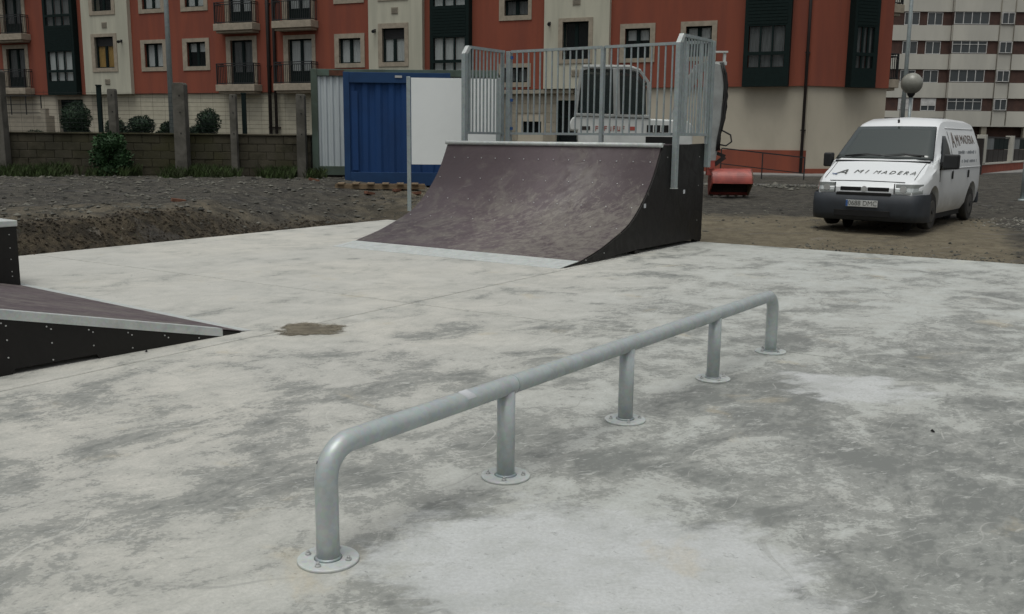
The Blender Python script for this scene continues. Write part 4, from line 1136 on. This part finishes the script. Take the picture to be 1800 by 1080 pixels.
gask = plate_from_rows('windscreen_seal', [[Vector((p.x, p.y * 1.02, p.z)) + Vector((-.002, 0, .002)) for p in r_] for r_ in rows], M['blackplastic'], .006)
# side windows of the cab doors, quarter pane included
for s in (1, -1):
    def sidep(x, z):
        sct = section(x); 
        for i in range(3, NP - 1):
            if sct[i][1] <= z <= sct[i + 1][1] or i == NP - 2:
                f = (z - sct[i][1]) / max(1e-6, sct[i + 1][1] - sct[i][1]); y = sct[i][0] + (sct[i + 1][0] - sct[i][0]) * min(max(f, 0), 1); return Vector((x, s * (y + .007), z))
    poly = []
    rows = []
    for i in range(9):
        t = i / 8; z = 1.00 + .58 * t
        xa = 1.10 + .72 * max(0, (z - 1.06)) / .5 * .85; xb = 2.03 - .12 * t
        rows.append([sidep(xa + (xb - xa) * k / 6, z) for k in range(7)])
    me = bpy.data.meshes.new('side_window'); n = 7
    vs = [tuple(p) for r_ in rows for p in r_] + [(p.x, p.y - s * .012, p.z) for r_ in rows for p in r_]; N = 63
    fs = []
    for i in range(8):
        for k in range(6): a = i * n + k; fs += [(a, a + 1, a + n + 1, a + n), (N + a, N + a + n, N + a + n + 1, N + a + 1)]
    for k in range(6): fs += [(k, N + k, N + k + 1, k + 1), (8 * n + k, 8 * n + k + 1, N + 8 * n + k + 1, N + 8 * n + k)]
    for i in range(8): fs += [(i * n, (i + 1) * n, N + (i + 1) * n, N + i * n), (i * n + 6, N + i * n + 6, N + (i + 1) * n + 6, (i + 1) * n + 6)]
    MB().add(vs, fs, True).build('side_window', NT('dark_side_glass').set((.006, .008, .008), .12, 0, .2), van)
    # seams and trims
    def seam(pts, w=.008, mat='blackplastic', name='door_seam', off=.003):
        m = MB()
        P = [sidep(x, z) for x, z in pts]
        P = [Vector((p.x, p.y - s * .007 + s * off, p.z)) for p in P]
        m.tube(P, w, 5); m.build(name, M[mat], van)
    seam([(2.10, z) for z in (.30, .6, .9, 1.06, 1.3, 1.55, 1.66)], .005)
    seam([(1.16, .80), (1.16, 1.0), (1.14, 1.06)], .005)
    seam([(2.12 + .2 * k, 1.02) for k in range(12)], .009, 'vanwhite', 'swage_line')
    seam([(1.30 + .25 * k, .50) for k in range(9)], .012, 'blackplastic', 'rub_strip')
    seam([(2.0 + .22 * k, 1.72) for k in range(11)], .010, 'vanwhite', 'roof_gutter')
    for (x, z) in ((1.99, .93), (3.22, .93)):
        p = sidep(x, z); MB().box(p.x - .03, p.x + .03, min(p.y, p.y + s * .02), max(p.y, p.y + s * .02), z - .10, z + .04).build('door_handle', M['blackplastic'], van, bev=.006)
    # mirrors
    mr = MB().box(1.06, 1.24, min(s * .95, s * (1.19 if s < 0 else 1.10)), max(s * .95, s * (1.19 if s < 0 else 1.10)), 1.02, 1.27).build('wing_mirror', M['blackplastic'], van, bev=.03, seg=3)
    MB().beam((1.20, s * .88, 1.10), (1.18, s * .98, 1.12), .10, .05).build('mirror_arm', M['blackplastic'], mr)
# headlights wrapped round the corners, indicators, grille, badge, bumper, plate
def front_x(y, z):    # front surface x for a given y (body station where the half width shrinks)
    y = abs(y); 
    return 0.0 if y < .74 else .55 * (1 - ((1 - y / .905) / .16) ** (1 / 2.2)) if (1 - y / .905) < .16 else 0.0
for s in (1, -1):
    rows = []
    for z in (.625, .66, .72, .765, .785):
        r_ = []
        for k in range(9):
            y = .50 + .37 * k / 8; xx = front_x(y, z); xx = max(0, xx) + (0.03 if z > .7 else 0)
            r_.append(Vector((xx - .014, s * y, z)))
        rows.append(r_)
    n = 9; m = 5; vs = [p for r_ in rows for p in r_] + [p + Vector((.05, 0, 0)) for r_ in rows for p in r_]; N = n * m; fs = []
    for i in range(m - 1):
        for k in range(n - 1): a = i * n + k; fs += [(a, a + 1, a + n + 1, a + n), (N + a, N + a + n, N + a + n + 1, N + a + 1)]
    for k in range(n - 1): fs += [(k, N + k, N + k + 1, k + 1), ((m - 1) * n + k, (m - 1) * n + k + 1, N + (m - 1) * n + k + 1, N + (m - 1) * n + k)]
    for i in range(m - 1): fs += [(i * n, (i + 1) * n, N + (i + 1) * n, N + i * n), (i * n + n - 1, N + i * n + n - 1, N + (i + 1) * n + n - 1, (i + 1) * n + n - 1)]
    hl = MB().add(vs, fs, False).build('headlight', M['headlight'], van, bev=.004)
    MB().box(-.020, -.008, min(s * .48, s * .495), max(s * .48, s * .495), .62, .79).build('headlight_rim', M['blackplastic'], hl)
    MB().cyl((-.019, s * .63, .705), (-.012, s * .63, .705), .055, 18).build('reflector', M['screw'], hl)
for z0, z1 in ((.655, .72),):
    MB().box(-.012, .01, -.40, -.055, z0, z1).build('grille_slot', M['black'], van, bev=.008)
    MB().box(-.012, .01, .055, .40, z0, z1).build('grille_slot', M['black'], van, bev=.008)
bd = MB().cyl((-.03, 0, .69), (-.005, 0, .69), .048, 20).build('badge', M['screw'], van)
MB().box(-.022, -.004, -.42, .42, .635, .648).build('grille_trim', M['vanwhite'], van)
# bumper
bpts = []
bm_ = MB(); prof = [(-.012, .612), (-.06, .585), (-.085, .45), (-.075, .28), (-.03, .17), (.14, .15)]
ys = [-.93, -.91, -.86, -.78, -.66, -.45, -.2, 0, .2, .45, .66, .78, .86, .91, .93]
def bx(y):
    a = abs(y); return .60 if a > .925 else (.24 if a > .905 else .10 if a > .85 else .036 if a > .77 else .010 if a > .6 else 0)
vs = []
for y in ys: vs += [(bx(y) + px * (1 if abs(y) < .9 else .3), y, pz) for px, pz in prof]
n = len(prof); fs = [(i * n + k, i * n + k + 1, (i + 1) * n + k + 1, (i + 1) * n + k) for i in range(len(ys) - 1) for k in range(n - 1)]
bm_.add(vs, fs, True)
# close back so that it has thickness
vs2 = [(v[0] + .05, v[1] * .97, v[2]) for v in vs]; bm_.add(vs2, [tuple(reversed(f)) for f in fs], True)
bp = bm_.build('front_bumper', M['bumper'], van)
MB().box(-.094, -.05, -.46, .46, .23, .34).build('air_intake', M['black'], bp, bev=.01)
MB().box(-.066, -.01, -.45, .45, .585, .632).build('air_intake', M['black'], bp, bev=.008)
pt = MB().box(-.108, -.086, -.26, .26, .395, .505).build('number_plate', M['plate'], van, bev=.003)
MB().box(-.1095, -.108, .225, .258, .398, .502).build('country_band', M['euband'], pt)
me = text_mesh('0688 DMC', .115, .001); me.materials.append(M['lettering'])
o = inst('lettering', me, pt, (-.1095, -.015, .45), (R(90), 0, R(-90)))
o.scale = (.92, 1, 1)
MB().box(4.38, 4.46, -.88, .88, .30, .52).build('rear_bumper', M['bumper'], van, bev=.02)
for x in WX:
    for s in (1, -1):
        yc = s * .80
        tp = [(x, yc - s * .10, .315), (x, yc - s * .09, .315), (x, yc - s * .02, .315), (x, yc + s * .06, .315), (x, yc + s * .085, .315)]
        w = MB().tube(tp, [.24, .30, .318, .318, .29], 32).build('wheel', M['tyre'], van)
        MB().tube([(x, yc + s * .07, .315), (x, yc + s * .09, .315)], [.19, .185], 24).build('rim', M['rim'], w)
        MB().cyl((x, yc + s * .085, .315), (x, yc + s * .105, .315), .05, 14).build('hub_cap', M['blackplastic'], w)
# wipers, aerial, bonnet gap
def wsz(x): return top_z(x) + .03
for (y0, x1, y1) in ((.55, 1.02, .05), (-.02, 1.03, -.62)):
    MB().tube([(.93, y0, wsz(.93)), (x1 - .06, (y0 + y1) / 2 - .05, wsz(x1 - .06)), (x1 - .08, y1, wsz(x1 - .08))], .014, 6).build('wiper', M['blackplastic'], van)
    MB().tube([(.94, y0 + .12, wsz(.94)), (x1 - .035, (y0 + y1) / 2, wsz(x1 - .035)), (x1 - .07, y1 - .05, wsz(x1 - .07))], .010, 6).build('wiper_blade', M['blackplastic'], van)
MB().box(.83, .92, -.80, .80, top_z(.87) - .02, top_z(.87) + .012).build('cowl', M['blackplastic'], van, bev=.01)
MB().cyl((1.72, .0, 1.81), (1.70, 0, 1.86), .02, 8).tube([(1.70, 0, 1.86), (1.78, 0, 2.3)], .004, 6).build('aerial', M['blackplastic'], van)
MB().tube([(.105, -.62, .812), (.105, 0, .822), (.105, .62, .812)], .006, 6).tube([(.20, -.74, .855), (.55, -.74, 1.0), (.82, -.75, 1.11)], .005, 6).tube([(.20, .74, .855), (.55, .74, 1.0), (.82, .75, 1.11)], .005, 6).build('bonnet_seam', M['blackplastic'], van)
# bonnet lettering laid on the slope
sl_ = math.atan2(1.0 - .86, .55 - .22)
def bonnet_text(txt, y0, y1, hgt, mat, x=.40, shear=.25, space=1.2):   # lettering filling y0 (left) .. y1 (right)
    me = text_mesh(txt, 1, .004, shear, space); me.materials.append(mat)
    xs = [v.co.x for v in me.vertices]; ys_ = [v.co.y for v in me.vertices]
    sx = (y0 - y1) / (max(xs) - min(xs)); sy = hgt / (max(ys_) - min(ys_)); mx = (max(xs) + min(xs)) / 2; my = (max(ys_) + min(ys_)) / 2
    for v in me.vertices: v.co = Vector(((v.co.x - mx) * sx, (v.co.y - my) * sy, v.co.z * .3))
    o = inst('lettering', me, van); cy = (y0 + y1) / 2
    o.matrix_local = Matrix.Translation((x, cy, top_z(x) + .021)) @ Matrix.Rotation(-sl_, 4, 'Y') @ Matrix.Rotation(R(-90), 4, 'Z')
    return o
bonnet_text('A', .62, .42, .19, M['lettering'], .40, .35, 1)
bonnet_text('MI', .31, .08, .13, M['lettering'], .42, .2, 1.5)
bonnet_text('MADERA', -.02, -.70, .125, M['lettering'], .41, .25, 1.5)
me = MB().box(-.012, .012, -.05, .05, 0, .002).mesh('lettering'); me.materials.append(M['bluelettering'])
o = inst('lettering', me, van); o.matrix_local = Matrix.Translation((.31, .62, top_z(.31) + .021)) @ Matrix.Rotation(-sl_, 4, 'Y') @ Matrix.Rotation(R(-20), 4, 'Z')
# side lettering
def side_text(txt, size, x, z, mat, scx=1.0, tilt=0.):
    me = text_mesh(txt, size, .001, 0, 1.05); me.materials.append(mat)
    a = sidep2(x, z); o = inst('lettering', me, van)
    lean = math.atan2(sidep2(x, z - .1)[0] - sidep2(x, z + .1)[0], .2)
    o.matrix_local = Matrix.Translation((x, -(a[0] + .006), z)) @ Matrix.Rotation(-lean, 4, 'X') @ Matrix.Rotation(R(90), 4, 'X') @ Matrix.Rotation(tilt, 4, 'Z') @ Matrix.Diagonal((scx, 1, 1, 1))
def sidep2(x, z):
    sct = section(x)
    for i in range(3, NP - 1):
        if sct[i][1] <= z <= sct[i + 1][1]:
            f = (z - sct[i][1]) / (sct[i + 1][1] - sct[i][1]); return (sct[i][0] + (sct[i + 1][0] - sct[i][0]) * f, z)
    return sct[-2]
side_text('A', .42, 2.38, 1.50, M['brownlettering'], .9)
side_text('MI', .30, 2.72, 1.50, M['brownlettering'], .9)
side_text('MADERA', .24, 3.50, 1.52, M['brownlettering'], 1.12)
m = MB()   # two lines too blurred to read: short grey strokes
r = random.Random(11)
for zz, xa, xb in ((1.29, 2.6, 4.05), (1.13, 2.75, 3.95)):
    x = xa
    while x < xb:
        wv = r.uniform(.03, .07); y = sidep2(x, zz)[0]
        hh = r.uniform(.04, .075); m.box(x, x + wv * .7, -(y + .008), -(y + .004), zz - hh / 2, zz + hh / 2); x += wv + .02 + (.08 if r.random() < .15 else 0)
m.build('lettering', M['greylettering'], van, kind='stuff')

# ------------------------------------------------------------------ quarter pipe with guard rail
QA = R(55.5)
qp = empty('quarter_pipe', 'brown plywood quarter pipe ramp with steel coping and a grey guard rail on top', 'skate ramp', (.586, 11.865, 0), QA)
# local x = depth (away), y = to the left (width)
QW = 3.95; QH = 1.53; XC = 2.76; XB = 4.30
prof = [(.46, .045), (.98, .16), (1.30, .255), (1.74, .41), (2.0, .565), (2.235, .765), (2.42, .96), (2.567, 1.16), (2.68, 1.36), (XC, QH - .01)]
def spl(P, n=5):
    out = []
    for i in range(len(P) - 1):
        p0 = P[max(i - 1, 0)]; p1 = P[i]; p2 = P[i + 1]; p3 = P[min(i + 2, len(P) - 1)]
        for k in range(n):
            t = k / n; out.append(tuple(.5 * ((2 * p1[j]) + (-p0[j] + p2[j]) * t + (2 * p0[j] - 5 * p1[j] + 4 * p2[j] - p3[j]) * t * t + (-p0[j] + 3 * p1[j] - 3 * p2[j] + p3[j]) * t ** 3) for j in (0, 1)))
    out.append(P[-1]); return out
cur = spl(prof)
th = .018
bm2 = MB(); n = len(cur)
vs = [(x, y, z) for y in (.0, QW) for x, z in cur] + [(x + .012, y, z - th) for y in (.0, QW) for x, z in cur]
fs = [(i, i + 1, n + i + 1, n + i) for i in range(n - 1)] + [(2 * n + i, 3 * n + i, 3 * n + i + 1, 2 * n + i + 1) for i in range(n - 1)]
fs += [(i, 2 * n + i, 2 * n + i + 1, i + 1) for i in range(n - 1)] + [(n + i, n + i + 1, 3 * n + i + 1, 3 * n + i) for i in range(n - 1)] + [(0, n, 3 * n, 2 * n), (n - 1, 3 * n - 1, 4 * n - 1, 2 * n - 1)]
bm2.add(vs, fs, True); bm2.build('riding_surface', M['ply'], qp)
# steel transition strip at the foot
MB().add([(0, 0, .003), (0, QW, .003), (.47, QW, .052), (.47, 0, .052), (0, 0, 0), (0, QW, 0), (.47, QW, .04), (.47, 0, .04)],
         [(0, 3, 2, 1), (4, 5, 6, 7), (0, 4, 7, 3), (1, 2, 6, 5), (0, 1, 5, 4), (3, 7, 6, 2)]).build('transition_plate', M['galvlight'], qp)
# side panels with the curve cut into them, gap below near the back
sidepoly = [(.10, .004)] + [(x + .012, z - .02) for x, z in cur] + [(XC + .10, QH - .01), (XB, QH + .025), (XB, .03), (4.05, .03), (4.03, .055), (2.1, .06), (1.3, .03)]
for y in (-.022, QW + .004): MB().prism(sidepoly, y, y + .018).build('side_panel', M['plydark'], qp)
for x in (4.14, 2.0): MB().box(x, x + .13, -.02, .08, 0, .05).build('foot', M['plydark'], qp)
MB().box(XB - .02, XB, 0, QW, .04, QH).build('back_panel', M['plydark'], qp)
MB().box(XC + .03, XB - .021, 0, QW, QH - .01, QH + .008).build('deck', M['ply'], qp)
MB().cyl((XC - .015, -.03, QH - .005), (XC - .015, QW + .03, QH - .005), .032, 16).build('coping', M['galvlight'], qp)
MB().box(XC - .01, XC + .08, -.026, QW + .026, QH + .012, QH + .022).build('coping_cap', M['galvlight'], qp)
s = MB()
for k in range(28):
    for ci, off in ((-2, 0), (-8, .07)):
        x, z = cur[ci]; y = .1 + k * (QW - .2) / 27 + off * .0
        if ci == -8 and k % 2: continue
        s.cyl((x - .004, y, z), (x - .012, y, z + .003), .009, 6)
for ci in (-16, -24, -32):
    x, z = cur[ci]
    for k in range(10): y = .1 + k * (QW - .2) / 9; s.cyl((x - .002, y, z), (x - .008, y, z + .006), .008, 6)
s.build('screws', M['screw'], qp, kind='stuff')
for x, z in ((2.26, .67), (3.575, .82)): MB().box(x - .03, x + .03, -.0262, -.0221, z - .028, z + .032).build('notice_sticker', M['sticker'], qp)
MB().cyl((2.36, -.025, .83), (2.36, -.0215, .83), .022, 12).build('bolt_hole', M['rim'], qp)
s = MB()
for x, z in ((.62, .05), (1.1, .1), (4.1, 1.35), (4.1, .9), (4.1, .35), (2.95, 1.35)): s.cyl((x, -.027, z), (x, -.0215, z), .008, 6)
s.build('screws', M['screw'], qp, kind='stuff')
# guard rail
GZ = 3.10; BZ = 1.69; PX = 3.12; PB = XB - .02
gr_ = MB().box(PX - .05, PX + .05, -.10, -.028, .90, 3.0).build('guard_post', M['galv'], qp, bev=.005)
MB().box(PX - .05, PX + .05, -.105, -.0225, .885, .899).build('end_cap', M['galvlight'], gr_)
MB().prism([(PX - .05, 3.003), (PX + .05, 3.003), (PX + .14, 3.12), (PX + .06, 3.14)], -.10, -.028).build('post_head', M['galvlight'], gr_, bev=.004)
for y in (-.10, QW - .115):
    if y > 0:
        gp_ = MB().box(PX - .05, PX + .04, y, y + .075, QH + .01, 3.0).build('guard_post', M['galv'], qp, bev=.005)
        MB().prism([(PX - .05, 3.003), (PX + .04, 3.003), (PX + .14, 3.12), (PX + .06, 3.14)], y, y + .075).build('post_head', M['galvlight'], gp_, bev=.004)
for y in (-.10, QW - .20):
    MB().box(PB, PB + .09, y, y + .09, (QH - .35) if y < 0 else QH, 3.13).build('guard_post', M['galv'], qp, bev=.005)
def panel_x(y):    # side panel between front and back post
    t = MB().box(PX + .06, PB - .005, y - .02, y + .02, GZ - .0, GZ + .045).build('guard_panel', M['galv'], qp)
    MB().box(PX + .051, PB - .005, y - .02, y + .02, BZ - .02, BZ + .02).build('bottom_rail', M['galv'], t)
    MB().box(PX + .10, PX + .14, y - .019, y + .019, BZ + .021, GZ).build('stile', M['galv'], t)
    MB().box(PB - .07, PB - .02, y - .019, y + .019, QH + .02, GZ).build('stile', M['galv'], t)
    n = 9
    me = MB().box(-.011, .011, -.011, .011, BZ + .02, GZ - .001).mesh('baluster'); me.materials.append(M['galv'])
    for k in range(n): inst('baluster', me, t, (PX + .22 + k * (PB - PX - .32) / (n - 1), y, 0))
panel_x(-.062); panel_x(QW - .078)
def panel_y(x, y0, y1, n):
    t = MB().box(x - .02, x + .02, y0, y1, GZ, GZ + .045).build('guard_panel', M['galv'], qp)
    MB().box(x - .02, x + .02, y0, y1, BZ - .02, BZ + .02).build('bottom_rail', M['galv'], t)
    me = MB().box(-.011, .011, -.011, .011, BZ + .02, GZ - .001).mesh('baluster'); me.materials.append(M['galv'])
    for k in range(1, n): inst('baluster', me, t, (x, y0 + k * (y1 - y0) / n, 0))
    return t
YM = 1.88
MB().box(PB + .005, PB + .08, YM - .03, YM + .03, QH, 3.13).build('guard_post', M['galv'], qp)
t1 = panel_y(PB + .045, YM + .031, QW - .201, 15); t2 = panel_y(PB + .045, -.009, YM - .031, 15)
# blue clamps on the back left post
for z in (1.78, 2.28, 3.02): MB().box(PB + .015, PB + .06, QW - .235, QW - .205, z - .025, z + .025).build('clamp', M['euband'], qp)
# perforated inner sheet that gives the right panel its dense look: a second set of bars
t = MB().box(PX + .15, PB - .01, .10, .13, BZ - .015, BZ + .02).build('inner_rail', M['galv'], qp)
# ------------------------------------------------------------------ low kicker at the left
KA = R(232.5)
kk = empty('kicker_ramp', 'low wedge ramp with brown plywood top and steel edge at the left', 'skate ramp', (-2.219, 7.78, 0), KA)
# local x = up the slope (towards camera-left), y: far side is +y after rotation => world direction 322.5; the body lies at -y
KL, KW, S = 4.2, 4.6, .2265
MB().add([(0, 0, .004), (KL, 0, KL * S), (KL, -KW, KL * S), (0, -KW, .004), (0, 0, 0), (KL, 0, KL * S - .018), (KL, -KW, KL * S - .018), (0, -KW, 0)],
         [(0, 1, 2, 3), (4, 7, 6, 5), (0, 4, 5, 1), (3, 2, 6, 7), (1, 5, 6, 2), (0, 3, 7, 4)]).build('riding_surface', M['ply'], kk)
MB().prism([(.05, .002), (KL, KL * S - .02), (KL, .0), (1.9, .0), (1.88, .035), (1.3, .035), (1.28, 0)], .0, .018).build('side_panel', M['plydark'], kk)
MB().prism([(.05, .002), (KL, KL * S - .02), (KL, .0)], -KW - .018, -KW - .0).build('side_panel', M['plydark'], kk)
e = MB()
e.prism([(.23, .23 * S - .055), (KL, KL * S - .055), (KL, KL * S + .007), (.23, .23 * S + .007)], .0185, .0235)
e.prism([(.23, .23 * S + .0045), (KL, KL * S + .0045), (KL, KL * S + .010), (.23, .23 * S + .010)], -.06, .0184)
e.build('edge_angle', M['galvlight'], kk)
MB().add([(-.07, .0, .002), (-.07, -KW, .002), (.03, -KW, .012), (.03, 0, .012), (-.07, 0, 0), (-.07, -KW, 0), (.03, -KW, .002), (.03, 0, .002)],
         [(0, 1, 2, 3), (4, 7, 6, 5), (0, 4, 5, 1), (2, 6, 7, 3), (1, 5, 6, 2), (0, 3, 7, 4)]).build('transition_strip', M['galvlight'], kk)
s = MB()
for k in range(10):
    x = .42 + k * .30; zt = x * S - .075
    z = zt
    for q, z in enumerate((zt, zt - .022, zt - .12, zt - .24)):
        if z > .02: s.cyl((x + (.03 if q == 0 else 0), .018, z), (x + (.03 if q == 0 else 0), .023, z), .0055, 6)
s.build('screws', M['screw'], kk, kind='stuff')
# low ledge box at the far left
lb = empty('ledge_box', 'dark plywood ledge box with steel top edge at the left border', 'skate box', (-5.215, 10.02, 0), KA)
MB().box(0, 5, -1.6, 0, .02, .64).build('box_body', M['plydark'], lb)
MB().box(-.012, 5, -1.6, .012, .642, .705).build('top_edge', M['galvlight'], lb, bev=.008)
s = MB()
for k in range(3):
    for z in (.12, .17, .30, .42, .56): s.cyl((.08 + k * .5, -.001, z), (.08 + k * .5, .006, z), .006, 6)
s.build('screws', M['screw'], lb, kind='stuff')

# ------------------------------------------------------------------ grind rail in the foreground
GA = R(54.4)
rl = empty('grind_rail', 'long round galvanised grind rail on five posts in the foreground', 'grind rail', (-.695, 3.442, 0), GA)
L = 4.62; ZA = .448; RR = .0445; BR = .125
pts = [(0, 0, .012), (0, 0, .12), (0, 0, .22), (0, 0, ZA - BR)]
for i in range(1, 13): a = R(7.5 * i); pts.append((BR - BR * math.cos(a), 0, ZA - BR + BR * math.sin(a)))
for i in range(1, 24): pts.append((BR + (L - 2 * BR) * i / 24, 0, ZA))
for i in range(0, 13): a = R(7.5 * i); pts.append((L - BR + BR * math.sin(a), 0, ZA - BR + BR * math.cos(a)))
pts += [(L, 0, .22), (L, 0, .12), (L, 0, .012)]
MB().tube(pts, RR, 32).build('rail', M['railgalv'], rl)
SP = [0, 1.155, 2.33, 3.55, L]
for i, x in enumerate(SP):
    if 0 < i < 4:
        MB().cyl((x, 0, .012), (x, 0, ZA - .02), RR * .97, 28).build('leg', M['railgalv'], rl)
    bpme = MB().tube([(x, 0, .0), (x, 0, .009), (x, 0, .012)], [.118, .118, .115], 40)
    b = bpme.build('base_plate', M['galvlight'], rl)
    MB().tube([(x, 0, .012), (x, 0, .020)], [RR + .010, RR + .001], 28).build('weld', M['galv'], b)
    for k in range(4):
        a = R(20 + 90 * k + i * 11); cx, cy = x + .085 * math.cos(a), .085 * math.sin(a)
        nb = MB().cyl((cx, cy, .012), (cx, cy, .020), .012, 6).cyl((cx, cy, .020), (cx, cy, .030), .006, 8)
        nb.build('bolt', M['screw'], b)
MB().tube([(1.20, 0, ZA), (1.206, 0, ZA)], RR + .0006, 32).build('weld_seam', M['galv'], rl)
m = MB(); vs = []
for x in (.80, .862):
    for k in range(9): a = R(38 + 15 * k); vs.append((x + .01 * math.sin(k), (RR + .0012) * math.cos(a), ZA + (RR + .0012) * math.sin(a)))
m.add(vs, [(k, k + 1, 10 + k, 9 + k) for k in range(8)]).build('tape', M['sticker'], rl)
hd = Vector((-.80, -.0, .30)).normalized(); hp = Vector((BR - BR * math.cos(R(28)), 0, ZA - BR + BR * math.sin(R(28)))) 
hdir = Vector((-math.cos(R(20)) * .80, .60 * 1, math.sin(R(20)) * .5)).normalized()
MB().cyl(hp + hdir * (RR - .002), hp + hdir * (RR + .0012), .0075, 12).build('drain_hole', M['black'], rl)
# small things on the slab
for i, (x, y, a, lb_) in enumerate(((2.37, 5.17, .3, 'small dark pebble on the slab at the right'), (-2.73, 6.98, 1.0, 'small dark chip on the slab below the kicker ramp'))):
    m = rock_bits(1, lambda r: (0, 30), .02, .02, 30 + i); vs = [(v[0], v[1] - 30, v[2]) for v in m.v]; zc = min(v[2] for v in vs)
    m.v = [(v[0], v[1], v[2] - zc) for v in vs]
    tag(m.build('pebble', M['black'], loc=(x, y, 0)), lb_, 'pebble')
